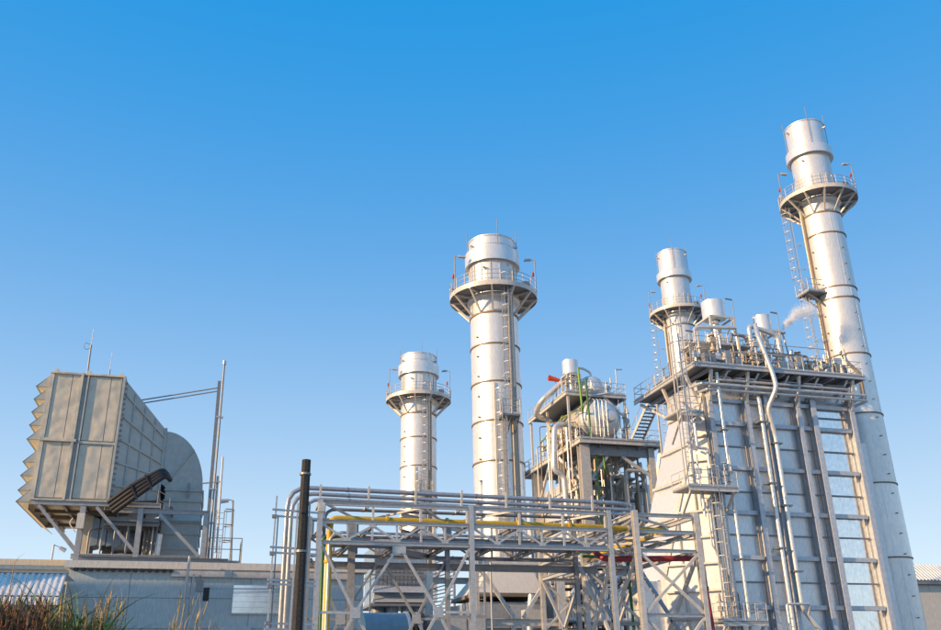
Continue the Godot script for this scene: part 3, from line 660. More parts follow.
	for i in 5:
		var p := a0.lerp(a1, i / 4.0); rm.tube(p, p + V(0, 1, 0), 0.03, 6); rm.tube(p + V(1.15, 0, 0), p + V(1.15, 1, 0), 0.03, 6)
	put(rm, "stair_rail", "galv", o)
	pbox(o, "stair_landing", "grating", V(37.8, 26.35, -69.6), V(39.6, 26.45, -66.5))
	for p in [V(37.9, 0, -69.4), V(39.5, 0, -69.4), V(37.9, 0, -66.7), V(39.5, 0, -66.7)]:
		pbeam(o, "post", "steel_w", p, p + V(0, 26.35, 0), 0.14, 0.14)
	# wind sock on a mast
	var k := thing("wind_sock", "small orange wind sock above the farther boiler's left pipes", "wind sock", V(31.9, 27.3, -78.5))
	ptube(k, "mast", "galv_d", V(31.9, 27.3, -78.5), V(31.9, 29.95, -78.5), 0.04, 6)
	var sk := MB.new(); sk.tube(V(31.2, 29.65, -78.5), V(32.35, 29.45, -78.5), 0.3, 14, 0.16, false); put(sk, "sock", "orange", k)

# ---------------------------------------------------------------- pipe racks and their pipes
func pipe_racks() -> void:
	var o := thing("pipe_rack", "long grey steel truss pipe rack crossing the middle of the picture", "pipe rack", V(10.5, 0, -38))
	var stag := 0.0
	var T := 8.42; var Mi := 7.7; var B := 6.88
	for z in [-36.0, -40.0]:
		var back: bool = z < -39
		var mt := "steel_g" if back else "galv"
		for x in [4.12, 10.45, 16.72]:
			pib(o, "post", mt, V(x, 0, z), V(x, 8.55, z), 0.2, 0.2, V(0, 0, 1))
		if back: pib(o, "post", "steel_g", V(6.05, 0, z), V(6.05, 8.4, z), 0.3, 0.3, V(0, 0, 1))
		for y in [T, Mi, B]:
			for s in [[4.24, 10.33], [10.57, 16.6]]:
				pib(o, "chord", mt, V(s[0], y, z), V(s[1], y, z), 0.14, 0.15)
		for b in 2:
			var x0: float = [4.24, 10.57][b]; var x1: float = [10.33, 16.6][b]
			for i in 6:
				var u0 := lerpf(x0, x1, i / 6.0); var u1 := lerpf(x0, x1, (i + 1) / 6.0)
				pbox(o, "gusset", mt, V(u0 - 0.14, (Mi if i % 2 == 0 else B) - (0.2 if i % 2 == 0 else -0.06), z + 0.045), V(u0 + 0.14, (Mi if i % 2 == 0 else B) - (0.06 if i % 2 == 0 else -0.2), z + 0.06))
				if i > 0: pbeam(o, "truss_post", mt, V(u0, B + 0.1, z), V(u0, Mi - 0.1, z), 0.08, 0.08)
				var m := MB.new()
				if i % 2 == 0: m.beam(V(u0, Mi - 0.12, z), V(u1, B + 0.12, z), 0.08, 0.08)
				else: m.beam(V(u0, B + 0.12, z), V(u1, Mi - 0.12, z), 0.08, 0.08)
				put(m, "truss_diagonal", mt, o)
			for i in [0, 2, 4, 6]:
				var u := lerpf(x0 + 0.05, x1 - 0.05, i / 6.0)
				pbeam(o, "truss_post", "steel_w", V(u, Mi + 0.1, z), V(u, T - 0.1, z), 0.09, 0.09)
	for i in 13:
		var x := 4.4 + i * 1.01
		pib(o, "cross_beam", "galv_d", V(x, B - 0.02 if i % 2 else Mi, -39.9), V(x, B - 0.02 if i % 2 else Mi, -36.1), 0.12, 0.16)
	for i in 6:
		pbeam(o, "plan_brace", "galv", V(4.4 + i * 2.0, T - 0.02, -36.1 - 3.8 * (i % 2)), V(6.4 + i * 2.0, T - 0.02, -39.9 + 3.8 * (i % 2)), 0.08, 0.08)
	pib(o, "cross_beam", "steel_g", V(4.2, 6.5, -40.2), V(17.9, 6.5, -40.2), 0.2, 0.3)
	# bracing of the first bay
	for z in [-36.0, -40.0]:
		for a in [[V(7.34, 6.75, z), V(5.65, 4.2, z)], [V(5.65, 4.2, z), V(3.9 + 0.3, 1.6, z)], [V(7.42, 6.75, z), V(9.0, 4.25, z)], [V(9.0, 4.25, z), V(10.4, 1.7, z)], [V(4.25, 6.75, z), V(5.65, 4.2, z)], [V(10.35, 6.75, z), V(8.98, 4.25, z)], [V(4.2, 4.22, z), V(5.6, 4.2, z)], [V(9.0, 4.25, z), V(10.35, 4.25, z)], [V(5.65, 4.2, z), V(7.3, 1.6, z)], [V(9.0, 4.25, z), V(7.4, 1.6, z)]]:
			stag = fmod(stag + 0.007, 0.03)
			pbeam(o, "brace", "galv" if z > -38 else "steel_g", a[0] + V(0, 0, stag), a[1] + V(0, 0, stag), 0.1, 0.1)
		pbox(o, "gusset", "galv", V(7.1, 6.5, z + 0.08), V(7.65, 6.78, z + 0.095))
		pbox(o, "gusset", "galv", V(5.45, 4.0, z + 0.083), V(5.85, 4.4, z + 0.1))
		pbox(o, "gusset", "galv", V(8.8, 4.05, z + 0.083), V(9.2, 4.45, z + 0.1))
	for a in [[16.8, 6.8, -36.0, 16.9, 2.5, -39.9], [16.8, 2.5, -36.0, 16.8, 6.8, -39.9]]:
		pbeam(o, "brace", "steel_w", V(a[0], a[1], a[2]), V(a[3], a[4], a[5]), 0.13, 0.13)
	for i in 7:     # pipe stools on the top chord
		var x := 4.25 + i * 2.06
		pbeam(o, "pipe_stool", "steel_w", V(x, T + 0.1, -37.4), V(x, 9.45, -37.3), 0.08, 0.08)
		pbeam(o, "pipe_stool", "steel_w", V(x, 8.66, -38.8), V(x, 8.66, -37.2), 0.08, 0.1)
	pbox(o, "junction_box", "steel_w", V(4.02, 8.05, -35.84), V(4.28, 8.4, -35.7))
	# second rack, running back beside the boiler
	var c := thing("pipe_rack", "short cross-braced rack bay of pale steel right of the long rack, red pipe behind", "pipe rack", V(19.5, 0, -40))
	for z in [-36.0, -42.0, -48.0]:
		for x in [17.98, 20.95]:
			pib(c, "post", "steel_w", V(x, 0, z), V(x, 8.6, z), 0.23, 0.23, V(0, 0, 1))
		for y in [T, Mi, B, 4.2]:
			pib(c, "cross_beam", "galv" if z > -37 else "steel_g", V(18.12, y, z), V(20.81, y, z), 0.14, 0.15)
		for a in [[V(18.1, 6.75, z), V(20.85, 4.3, z)], [V(20.85, 6.75, z), V(18.1, 4.3, z)], [V(18.1, 4.1, z), V(20.85, 1.2, z)], [V(20.85, 4.1, z), V(18.1, 1.2, z)]]:
			stag = fmod(stag + 0.013, 0.05)
			pbeam(c, "brace", "steel_w", a[0] + V(0, 0, stag), a[1] + V(0, 0, stag), 0.11, 0.11)
	for x in [17.98, 20.95]:
		for y in [T, Mi, B]:
			pib(c, "side_beam", "galv", V(x, y, -36.15), V(x, y, -47.9), 0.16, 0.2)
		for z in [-36.0, -42.0]:
			pbeam(c, "brace", "steel_w", V(x, 6.8, z - 0.1), V(x, 1.5, z - 5.9), 0.14, 0.14)
			pbeam(c, "brace", "steel_g", V(x, 1.5, z - 0.1), V(x, 6.8, z - 5.9), 0.14, 0.14)
	for i in 5:
		pbeam(c, "plan_brace", "galv", V(18.1, T - 0.05, -36.3 - i * 2.2), V(20.8, T - 0.05, -38.4 - i * 2.2), 0.1, 0.1)
		pbeam(c, "plan_brace", "galv", V(20.8, Mi, -36.3 - i * 2.2), V(18.1, Mi, -38.4 - i * 2.2), 0.1, 0.1)
	# linking girders between the racks
	for y in [T, Mi, B]:
		pib(o, "link_beam", "galv", V(16.85, y, -40), V(20.9, y, -44), 0.14, 0.2)
	# pipes resting on the racks
	var tops := [[9.43, -38.1, 0.1, 2.95, -38.0, "topmost silver pipe along the rack, bending down at its left end"], [9.11, -38.0, 0.09, 3.1, -37.6, "middle silver pipe of the three on top of the rack"], [8.84, -37.7, 0.08, 3.5, -37.3, "lowest silver pipe of the three along the rack's top chord"]]
	for i in 3:
		var a: Array = tops[i]
		var p := thing("insulated_pipe", a[5], "pipe", V(10, 0, a[1]), "silver pipes on the rack")
		ppipe(p, "pipe_run", "jacket_g", [V(a[3], 0, a[4]), V(a[3], a[0], a[4]), V(19.0 + 0.25 * i, a[0] - 0.12, a[1]), V(19.6 + 0.3 * i, a[0] - 0.3, a[1] - 2.5), V(20.3, a[0] - 0.3, -50)], a[2], 0.9, 14)
		for k in 5:
			plathe(p, "pipe_band", "galv_d", V(5.5 + k * 2.9, a[0] - 0.12 * (5.5 + k * 2.9 - a[3]) / (19.0 + 0.25 * i - a[3]), lerpf(a[4], a[1], (5.5 + k * 2.9 - a[3]) / (19.0 + 0.25 * i - a[3]))), [Vector2(a[2], -0.03), Vector2(a[2] + 0.012, -0.03), Vector2(a[2] + 0.012, 0.03), Vector2(a[2], 0.03)], 14, Basis(V(0, 0, 1), -PI / 2))
	var y := thing("gas_pipe", "bright yellow gas pipe along the rack, dropping beside its left posts", "pipe", V(4.6, 0, -36.8))
	ppipe(y, "pipe_run", "yellow", [V(4.62, 0, -36.6), V(4.62, 7.92, -36.6), V(16, 7.97, -36.9), V(20.3, 7.98, -37.4), V(20.2, 7.95, -47)], 0.13, 0.3, 14)
	for a in [[4.62, 3.2, -36.6], [4.62, 6.2, -36.6]]:
		plathe(y, "pipe_flange", "yellow", V(a[0], a[1], a[2]), [Vector2(0.13, -0.05), Vector2(0.2, -0.05), Vector2(0.2, 0.05), Vector2(0.13, 0.05)], 14)
	for x in [7.0, 9.6, 12.8, 15.2]:
		plathe(y, "pipe_flange", "yellow", V(x, 7.92 + 0.05 * (x - 4.62) / 11.4, -36.6 - 0.3 * (x - 4.62) / 11.4), [Vector2(0.13, -0.05), Vector2(0.19, -0.05), Vector2(0.19, 0.05), Vector2(0.13, 0.05)], 14, Basis(V(0, 0, 1), -PI / 2))
	for x in [18.2, 20.2]:
		plathe(y, "pipe_saddle", "galv", V(x, 7.975, -37.15 - 0.12 * (x - 18.2)), [Vector2(0.13, -0.06), Vector2(0.16, -0.06), Vector2(0.16, 0.06), Vector2(0.13, 0.06)], 14, Basis(V(0, 0, 1), -PI / 2))
	var rd := thing("fire_main", "dark red fire water pipe across the rack bay, bending down at right", "pipe", V(19, 0, -38))
	ppipe(rd, "pipe_run", "red", [V(6, 7.35, -38.6), V(16.95, 7.3, -38.6), V(16.95, 6.66, -37.4), V(21.5, 6.72, -36.9), V(21.62, 2.0, -36.6)], 0.13, 0.35, 14)
	plathe(rd, "pipe_coupling", "red", V(21.53, 5.4, -36.82), [Vector2(0.13, -0.08), Vector2(0.17, -0.08), Vector2(0.17, 0.08), Vector2(0.13, 0.08)], 14)
	var g := thing("water_pipe", "thin green water pipe dropping beside the yellow pipe at the rack's left", "pipe", V(4.4, 0, -37))
	ppipe(g, "pipe_run", "green", [V(4.5, 0, -37.2), V(4.42, 7.3, -37.2), V(9, 7.3, -38.9)], 0.06, 0.25, 10)
	g = thing("water_pipe", "thin green pipe hanging inside the cross-braced rack bay", "pipe", V(20.2, 0, -42))
	ppipe(g, "pipe_run", "green", [V(17.5, 7.25, -41), V(20.3, 7.3, -41.5), V(20.6, 7.2, -42.5), V(20.9, 3, -43)], 0.08, 0.3, 10)
	var names := [["grey service pipe low in the long rack, behind the truss", 7.1, -37.0, 0.11, "galv"], ["wide grey service pipe at the rack's lower level", 7.15, -38.4, 0.2, "steel_g"], ["dull brown service pipe under the rack's middle chord", 7.5, -39.3, 0.1, "rustband"], ["thin dark pipe just below the three silver pipes on top of the rack", 8.62, -38.4, 0.07, "galv_d"], ["pale service pipe just under the rack's top chord", 8.1, -39.3, 0.13, "jacket"], ["thin silver service pipe below the yellow pipe", 7.35, -36.5, 0.06, "jacket"]]
	for a in names:
		var p := thing("service_pipe", a[0], "pipe", V(10, a[1], a[2]), "grey pipes inside the rack")
		ppipe(p, "pipe_run", a[4], [V(4.6, a[1] - 4.0 if a[3] < 0.12 else a[1], a[2]), V(4.6, a[1], a[2]), V(17.2, a[1], a[2]), V(19.5, a[1], a[2] - 4), V(19.5, a[1], -49)], a[3], 0.5, 12)
	var tr := thing("cable_tray", "grey cable tray on the lowest level of the long rack", "cable tray", V(10, 6.98, -37.8))
	pbox(tr, "tray_base", "galv_d", V(4.5, 6.98, -38.1), V(16.6, 7.0, -37.5))
	pbox(tr, "tray_side", "galv_d", V(4.5, 6.98, -38.13), V(16.6, 7.1, -38.1)); pbox(tr, "tray_side", "galv_d", V(4.5, 6.98, -37.5), V(16.6, 7.1, -37.47))
	# ladder-like frame at the left end
	var f := thing("scaffold_frame", "light galvanised ladder-like frame beside the dark pole", "frame", V(3.1, 0, -35))
	for x in [2.27, 3.1]:
		pbeam(f, "upright", "galv", V(x - 0.05, 0, -35.0), V(x + 0.03, 8.45 if x < 3 else 8.2, -35.0), 0.06, 0.08)
		ptube(f, "conduit", "galv_d", V(x + 0.1, 0, -35.06), V(x + 0.13, 7.7, -35.06), 0.025, 6)
	for yy in [7.92, 7.68, 6.5, 6.3, 5.3, 5.15, 3.75, 3.55]:
		pbeam(f, "cross_bar", "galv", V(2.15, yy, -34.95), V(4.0, yy - 0.02, -35.3), 0.06, 0.075)
	for yy in [7.6, 6.2, 5.0, 3.7]:
		pbox(f, "clamp", "galv_d", V(2.17, yy, -35.12), V(2.35, yy + 0.12, -34.9))
	# dark pole in front
	var p := thing("utility_pole", "dark weathered concrete pole standing in front of the rack's left end", "pole", V(2.28, 0, -24))
	var pm := MB.new(); var k := 8
	for i in k:
		var g0 := TAU * (i + 0.5) / k; var g1 := TAU * (i + 1.5) / k
		pm.q(V(2.28 + sin(g0) * 0.16, 0, -24 + cos(g0) * 0.16), V(2.28 + sin(g1) * 0.16, 0, -24 + cos(g1) * 0.16), V(2.31 + sin(g1) * 0.125, 7.34, -24 + cos(g1) * 0.125), V(2.31 + sin(g0) * 0.125, 7.34, -24 + cos(g0) * 0.125))
		pm.t(V(2.31, 7.37, -24), V(2.31 + sin(g0) * 0.125, 7.34, -24 + cos(g0) * 0.125), V(2.31 + sin(g1) * 0.125, 7.34, -24 + cos(g1) * 0.125))
	put(pm, "shaft", "pole", p)
	for yy in [6.95, 4.9]: plathe(p, "steel_band", "galv_d", V(2.3, yy, -24), [Vector2(0.13, -0.03), Vector2(0.16, -0.03), Vector2(0.155, 0.03), Vector2(0.13, 0.03)], 8)
	pbox(p, "step_bolt", "galv_d", V(2.1, 5.9, -23.86), V(2.2, 5.93, -23.8))
	ptube(p, "cable_conduit", "galv", V(2.46, 0, -23.95), V(2.46, 6.2, -23.97), 0.025, 8)

# ---------------------------------------------------------------- machinery behind the rack
func machinery() -> void:
	var o := thing("exhaust_enclosure", "beige tapered exhaust hood on grey panelled box inside a steel portal, under the nearer stack", "machinery", V(19, 0, -58))
	var m := MB.new()
	m.hexa([V(16.7, 6.95, -56.8), V(21.4, 6.95, -56.8), V(21.4, 6.95, -62.5), V(16.7, 6.95, -62.5), V(18.3, 8.9, -58.2), V(21.0, 8.9, -58.2), V(21.0, 8.9, -61.6), V(18.3, 8.9, -61.6)])
	put(m, "tapered_hood", "cream", o)
	pbox(o, "hood_rim", "rustband", V(16.6, 6.72, -62.6), V(21.5, 6.95, -56.7))
	pbox(o, "box_body", "steel_g", V(16.4, 0, -63), V(21.6, 6.4, -57))
	for i in 4:
		for j in 3:
			pbox(o, "box_panel", ["galv", "steel_g"][(i + j) % 2], V(16.5 + i * 1.27, 1.7 + j * 1.55, -57), V(17.7 + i * 1.27, 3.1 + j * 1.55, -56.88))
	for x in [15.2, 20.6]:
		for z in [-52.0, -63.4]:
			pib(o, "portal_column", "steel_w", V(x, 0, z), V(x, 8.9, z), 0.5, 0.42, V(0, 0, 1))
	for z in [-52.0, -63.4]:
		for y in [8.35, 4.85]:
			pib(o, "portal_beam", "steel_w" if z > -54 else "steel_g", V(15.4, y, z), V(20.4, y, z), 0.3, 0.42)
	for a in [[V(15.5, 7.95, -51.9), V(17.6, 5.1, -51.9)], [V(20.35, 8.1, -51.9), V(18.15, 5.1, -51.9)], [V(17.6, 4.6, -51.9), V(16.4, 2, -51.9)], [V(18.1, 4.6, -51.9), V(19.4, 2, -51.9)]]:
		pbeam(o, "portal_brace", "steel_w", a[0], a[1], 0.2, 0.2)
	for x in [15.7, 16.1]:
		ptube(o, "riser", "galv", V(x, 0, -51.5), V(x, 8.2, -51.5), 0.06, 8)
	var lm := MB.new(); lm.ladder(V(15.35, 1, -51.2), V(15.35, 8.5, -51.2), V(1, 0, 0)); put(lm, "ladder", "galv", o)
	ppipe(o, "valve_pipe", "jacket", [V(19.3, 3, -54), V(19.3, 5.2, -54), V(19.5, 6.6, -54)], 0.22, 0.3, 12)
	pbox(o, "valve_box", "steel_w", V(18.9, 4.95, -54.4), V(19.9, 5.7, -53.6))
	# dark skid with rails, right of the portal
	var s := thing("pump_skid", "dark machinery skid with railing between portal column and rack bay", "machinery", V(23.5, 0, -54))
	pbox(s, "skid_body", "dark", V(21.3, 0, -56.5), V(24.6, 4.6, -53.0))
	pbox(s, "skid_deck", "grating", V(21.2, 4.9, -56.5), V(26.0, 5.0, -52.2))
	prail(s, "galv", [V(21.2, 5.0, -52.2), V(26.0, 5.0, -52.2)], 1.1, 0.55)
	for i in 9:
		var x := 21.5 + i * 0.5
		ppipe(s, "skid_pipe", ["galv_d", "jacket", "dark", "bluegrey"][i % 4], [V(x, 4.0, -53.5), V(x, 6.0 + (i * 7 % 5) * 0.4, -53.5), V(x + 1.2, 6.6 + (i * 7 % 5) * 0.4, -54.0), V(x + 1.2, 9.0, -55)], 0.07 + 0.05 * (i % 3), 0.3, 9)
	for i in 6:
		valve_cluster(s, V(21.6 + i * 0.75, 5.0, -53.0), rng.randf_range(0.7, 1.9), i % 3)
	for i in 5:
		ptube(s, "cross_pipe", ["dark", "galv_d", "steel_g"][i % 3], V(21.2, 7.0 + i * 0.42, -55), V(27.5, 7.2 + i * 0.42, -54.6), 0.1 + 0.05 * (i % 2), 10)
	# louvred cooler in front of the farther stack
	var b := thing("cooler_unit", "blue-grey louvred cooler box with mesh band, left below the farther stack", "machinery", V(14.8, 0, -73))
	pbox(b, "upper_box", "bluegrey", V(12.75, 10.4, -77), V(16.9, 11.9, -72))
	pbox(b, "mesh_body", "bluegrey", V(12.85, 7.4, -77), V(16.9, 10.38, -72.2))
	var k := 0
	for i in 12:
		for j in 3:
			pbox(b, "mesh_panel", "galv_d", V(12.88 + i * 0.335, 8.75 + j * 0.54, -72.2), V(13.17 + i * 0.335, 9.23 + j * 0.54, -72.1)); k += 1
	for y in [8.25, 7.5]:
		var lv := MB.new()
		lv.hexa([V(12.6, y, -71.5), V(17.1, y, -71.5), V(17.1, y, -72.2), V(12.6, y, -72.2), V(12.8, y + 0.55, -72.1), V(16.9, y + 0.55, -72.1), V(16.9, y + 0.55, -72.3), V(12.8, y + 0.55, -72.3)])
		put(lv, "louver", "galv", b)
	pbox(b, "base_frame", "galv_d", V(12.4, 7.2, -77), V(17.3, 7.4, -71.4))
	for x in [12.4, 17.35]:
		pbeam(b, "side_post", "galv_d", V(x, 0, -71.6), V(x, 9.6, -71.6), 0.1, 0.1)
		pbeam(b, "side_rail", "galv_d", V(x, 9.55, -71.6), V(x, 9.55, -76), 0.08, 0.08)
	pbeam(b, "side_rail", "galv_d", V(12.4, 9.58, -71.6), V(17.35, 9.58, -71.6), 0.1, 0.12)
	for x in [13.3, 14.4, 15.7, 16.6]:
		ptube(b, "fan_drum", "galv_d" if x < 14 else "galv", V(x, 3, -73), V(x, 7.2, -73), 0.55, 16)
	# blue round duct low in front
	var d := thing("blue_duct", "horizontal blue round duct with ribbed collar under the rack's first bay", "duct", V(8.6, 0, -45))
	var ax := Basis(V(0, 0, 1), -PI / 2)
	plathe(d, "duct_shell", "blue", V(7.4, 3.4, -45), [Vector2(0.0, 0), Vector2(1.45, 0), Vector2(1.45, 2.1), Vector2(1.4, 2.1)], 36, ax)
	for i in 4:
		plathe(d, "collar_ring", "bluegrey" if i % 2 == 0 else "dark", V(9.5 + i * 0.26, 3.4, -45), [Vector2(1.3, 0), Vector2(1.52 - 0.02 * i, 0.0), Vector2(1.52 - 0.02 * i, 0.14), Vector2(1.3, 0.14), Vector2(1.2, 0.26)], 36, ax)
	for x in [7.8, 9.3]:
		pbox(d, "support", "steel_g", V(x - 0.15, 0, -46), V(x + 0.15, 2.2, -44))
	var gb := thing("equipment_enclosure", "grey boxy enclosure beside the blue duct's collar", "enclosure", V(12, 0, -46))
	pbox(gb, "body", "steel_g", V(10.7, 0, -48), V(13.8, 4.75, -45))
	for i in 3: pbox(gb, "side_panel", "galv", V(10.8 + i, 2.2, -45), V(11.7 + i, 4.6, -44.93))
	var st := thing("louvre_screen", "slatted pale screen between farther stack and exhaust portal", "screen", V(20, 0, -80))
	for i in 14:
		pbeam(st, "slat", "steel_w" if i % 2 else "bluegrey", V(18.4, 7.4 + i * 0.28, -79.6), V(21.6, 7.9 + i * 0.34, -80.6), 0.2, 0.1)
	for x in [18.4, 21.5]: pbeam(st, "screen_post", "steel_g", V(x, 0, -79.9), V(x, 11.3, -79.9), 0.2, 0.2)

# ---------------------------------------------------------------- air intake house
func intake_house() -> void:
	var o := thing("air_intake_house", "large beige air intake filter house with weather hoods, on legs above the low hall", "filter house", V(-5.5, 8, -59))
	var zf := -55.0
	pbox(o, "house_body", "beige_d", V(-10.15, 11.62, -65), V(-6.05, 19.2, zf - 0.1))
	for a in [[-10.05, -8.52, 11.75, 15.0], [-10.05, -8.52, 15.2, 19.2], [-8.05, -6.2, 11.75, 14.92], [-8.05, -6.2, 15.18, 19.15]]:
		var xm: float = lerpf(a[0], a[1], 0.66)
		for s in [[a[0], xm - 0.02], [xm + 0.02, a[1]]]:
			pbox(o, "wall_panel", "beige", V(s[0], a[2], zf - 0.1), V(s[1], a[3], zf - rng.randf_range(0.0, 0.015)))
		pbox(o, "panel_rim", "beige_d", V(a[1] - 0.1, a[2], zf), V(a[1], a[3], zf + 0.04))
	pbox(o, "corner_post", "beige", V(-10.32, 11.6, zf - 0.2), V(-10.08, 19.28, zf + 0.04))
	pbox(o, "module_flange", "beige", V(-8.56, 11.6, zf - 0.1), V(-8.42, 19.3, zf + 0.14))
	pbox(o, "module_flange", "beige_d", V(-8.18, 11.6, zf - 0.1), V(-8.1, 19.3, zf + 0.1))
	pbox(o, "rear_flange", "beige_d", V(-6.14, 11.6, zf - 0.1), V(-6.0, 19.25, zf + 0.16))
	pbox(o, "belt_rail", "beige", V(-10.3, 15.02, zf - 0.05), V(-8.3, 15.18, zf + 0.17))
	pbox(o, "belt_rail", "beige_d", V(-8.1, 14.95, zf - 0.05), V(-6.0, 15.1, zf + 0.08))
	pbox(o, "roof_edge", "beige", V(-10.3, 19.2, -65), V(-6.0, 19.3, zf + 0.12))
	pbox(o, "floor_edge", "beige", V(-10.3, 11.5, -65), V(-5.9, 11.64, zf + 0.12))
	for i in 3: pbox(o, "lifting_lug", "beige", V(-10.1 + i * 1.85, 19.3, zf - 0.1), V(-9.9 + i * 1.85, 19.5, zf + 0.05))
	# weather hoods on the intake side: a sloped roof plate with two cheeks
	var hy := [18.35, 17.55, 16.75, 15.95, 15.1, 13.75, 12.95, 12.1, 11.45]
	for i in hy.size():
		var y: float = hy[i]; var x0 := -10.32; var x1 := -11.05
		var h := MB.new()
		h.hexa([V(x1, y, zf - 0.1), V(x1 + 0.06, y, zf - 0.1), V(x1 + 0.06, y, -64.5), V(x1, y, -64.5), V(x0 - 0.05, y + 0.72, zf - 0.1), V(x0, y + 0.72, zf - 0.1), V(x0, y + 0.72, -64.5), V(x0 - 0.05, y + 0.72, -64.5)])
		for z in [zf - 0.1, -64.5]:
			h.t(V(x1, y, z), V(x0, y, z), V(x0, y + 0.72, z)); h.t(V(x0, y + 0.72, z - 0.03), V(x0, y, z - 0.03), V(x1, y, z - 0.03))
		var hood := put(h, "weather_hood", "beige_d", o)
		var lip := MB.new()
		lip.hexa([V(x0 - 0.02, y - 0.42, zf - 0.15), V(x0 + 0.02, y - 0.42, zf - 0.15), V(x0 + 0.02, y - 0.42, -64.5), V(x0 - 0.02, y - 0.42, -64.5), V(x1 + 0.08, y, zf - 0.15), V(x1 + 0.12, y, zf - 0.15), V(x1 + 0.12, y, -64.5), V(x1 + 0.08, y, -64.5)])
		lip.t(V(x1 + 0.1, y, zf - 0.12), V(x0, y - 0.42, zf - 0.12), V(x0, y, zf - 0.12))
		put(lip, "drip_blade", "hood_cream", hood)
	# converging transition
	var m := MB.new()
	m.hexa([V(-6.0, 11.6, -55.1), V(-3.4, 12.2, -57.2), V(-3.4, 12.2, -62.8), V(-6.0, 11.6, -64.9), V(-6.0, 19.1, -55.1), V(-3.4, 16.6, -57.2), V(-3.4, 16.6, -62.8), V(-6.0, 19.1, -64.9)])
	var tr := put(m, "transition_duct", "beige_d", o)
	for i in 5:
		var u := (i + 0.7) / 5.3
		pbeam(tr, "rib", "beige_d", V(-5.85, lerpf(11.6, 19.0, u), -55.16), V(-3.45, lerpf(12.2, 16.6, u), -57.1), 0.09, 0.1)
	for i in 3:
		var u := 0.25 + i * 0.25
		pbeam(tr, "rib", "beige_d", V(lerpf(-6.0, -3.4, u), lerpf(11.6, 12.2, u), lerpf(-55.1, -57.2, u) + 0.04), V(lerpf(-6.0, -3.4, u), lerpf(19.0, 16.55, u), lerpf(-55.1, -57.2, u) + 0.04), 0.08, 0.09, V(0, 0, 1))
	for i in 22:
		var y := 11.9 + i * 0.33
		pbox(o, "bolt", "galv_d", V(-5.95, y, -55.1), V(-5.85, y + 0.1, -54.98))
	# elbow and vertical duct
	var e := MB.new(); var seg := 14
	for i in seg:
		var a0 := PI * 0.5 * i / seg; var a1 := PI * 0.5 * (i + 1) / seg
		var p0 := V(-3.4 + sin(a0) * 2.55, 12.85 + cos(a0) * 3.7, 0); var p1 := V(-3.4 + sin(a1) * 2.55, 12.85 + cos(a1) * 3.7, 0)
		var i0 := V(-3.4 + sin(a0) * 0.35, 12.85 + cos(a0) * 0.35, 0); var i1 := V(-3.4 + sin(a1) * 0.35, 12.85 + cos(a1) * 0.35, 0)
		var zF := V(0, 0, -57.2); var zB := V(0, 0, -62.8)
		e.q(i0 + zF, i1 + zF, p1 + zF, p0 + zF); e.q(p0 + zF, p1 + zF, p1 + zB, p0 + zB); e.q(i1 + zF, i0 + zF, i0 + zB, i1 + zB); e.q(p0 + zB, p1 + zB, i1 + zB, i0 + zB)
	var el := put(e, "elbow_duct", "beige_d", o)
	pbeam(el, "elbow_rib", "beige_d", V(-3.1, 13.2, -57.15), V(-1.6, 15.45, -57.15), 0.08, 0.08)
	pbox(el, "elbow_flange", "beige_d", V(-3.5, 12.1, -62.9), V(-3.36, 16.75, -57.08))
	pbox(o, "vertical_duct", "beige_d", V(-3.05, 8.5, -62.8), V(-0.85, 12.85, -57.2))
	for y in [12.85, 12.2, 11.55, 10.9, 10.2, 9.3]:
		pbox(o, "duct_rib", "beige_d", V(-3.12 if y > 11.6 else -3.3, y - 0.05, -62.9), V(-0.76, y + 0.05, -57.1))
	var fl := MB.new(); fl.hexa([V(-3.35, 10.95, -57.0), V(-0.75, 10.95, -57.0), V(-0.75, 10.95, -62.9), V(-3.35, 10.95, -62.9), V(-3.05, 11.5, -57.19), V(-0.85, 11.5, -57.19), V(-0.85, 11.5, -62.8), V(-3.05, 11.5, -62.8)])
	put(fl, "duct_skirt", "beige_d", o)
	pbox(o, "access_handle", "galv_d", V(-1.75, 12.4, -57.1), V(-1.65, 13.3, -57.0))
	# steel support
	for z in [-54.6, -60.0]:
		pib(o, "platform_beam", "steel_g", V(-10.2, 11.38, z), V(-3.1, 11.38, z), 0.2, 0.26)
		pib(o, "platform_beam", "steel_g", V(-5.4, 11.05, z), V(-0.3, 11.05, z), 0.2, 0.26)
		for x in [-7.3, -4.15, -0.45]:
			pib(o, "leg", "steel_g" if z > -56 else "galv_d", V(x, 7.5, z), V(x, 11.2 if x < -1 else 11.0, z), 0.3, 0.3, V(0, 0, 1))
		for a in [[-9.7, 11.2, -7.4, 8.7], [-6.6, 11.2, -4.25, 8.75], [-3.1, 10.9, -0.6, 8.5]]:
			pbeam(o, "leg_brace", "steel_g", V(a[0], a[1], z), V(a[2], a[3], z), 0.17, 0.17)
	for x in [-9.6, -8.4, -7.3, -5.8, -4.2, -2.5]:
		pib(o, "floor_joist", "galv_d", V(x, 11.3, -64.5), V(x, 11.3, -54.7), 0.14, 0.22)
	for z in [-56.5, -58.5, -61.5]:
		pib(o, "floor_joist", "rustband", V(-10.2, 11.2, z), V(-5.0, 11.2, z), 0.14, 0.2)
	pbox(o, "walkway", "grating", V(-6.2, 10.5, -58.5), V(-3.1, 10.6, -54.9))
	for z in [-58.3, -56.8, -55.2]: pib(o, "walkway_joist", "galv_d", V(-6.2, 10.38, z), V(-3.1, 10.38, z), 0.12, 0.2)
	prail(o, "galv_d", [V(-6.2, 10.6, -55.0), V(-3.1, 10.6, -55.0)], 1.0, 0.7)
	pbox(o, "control_cabinet", "galv_d", V(-3.9, 8.55, -57.2), V(-3.2, 10.2, -56.4)); pbox(o, "control_cabinet", "steel_g", V(-6.6, 8.55, -61.0), V(-4.2, 10.6, -60.2))
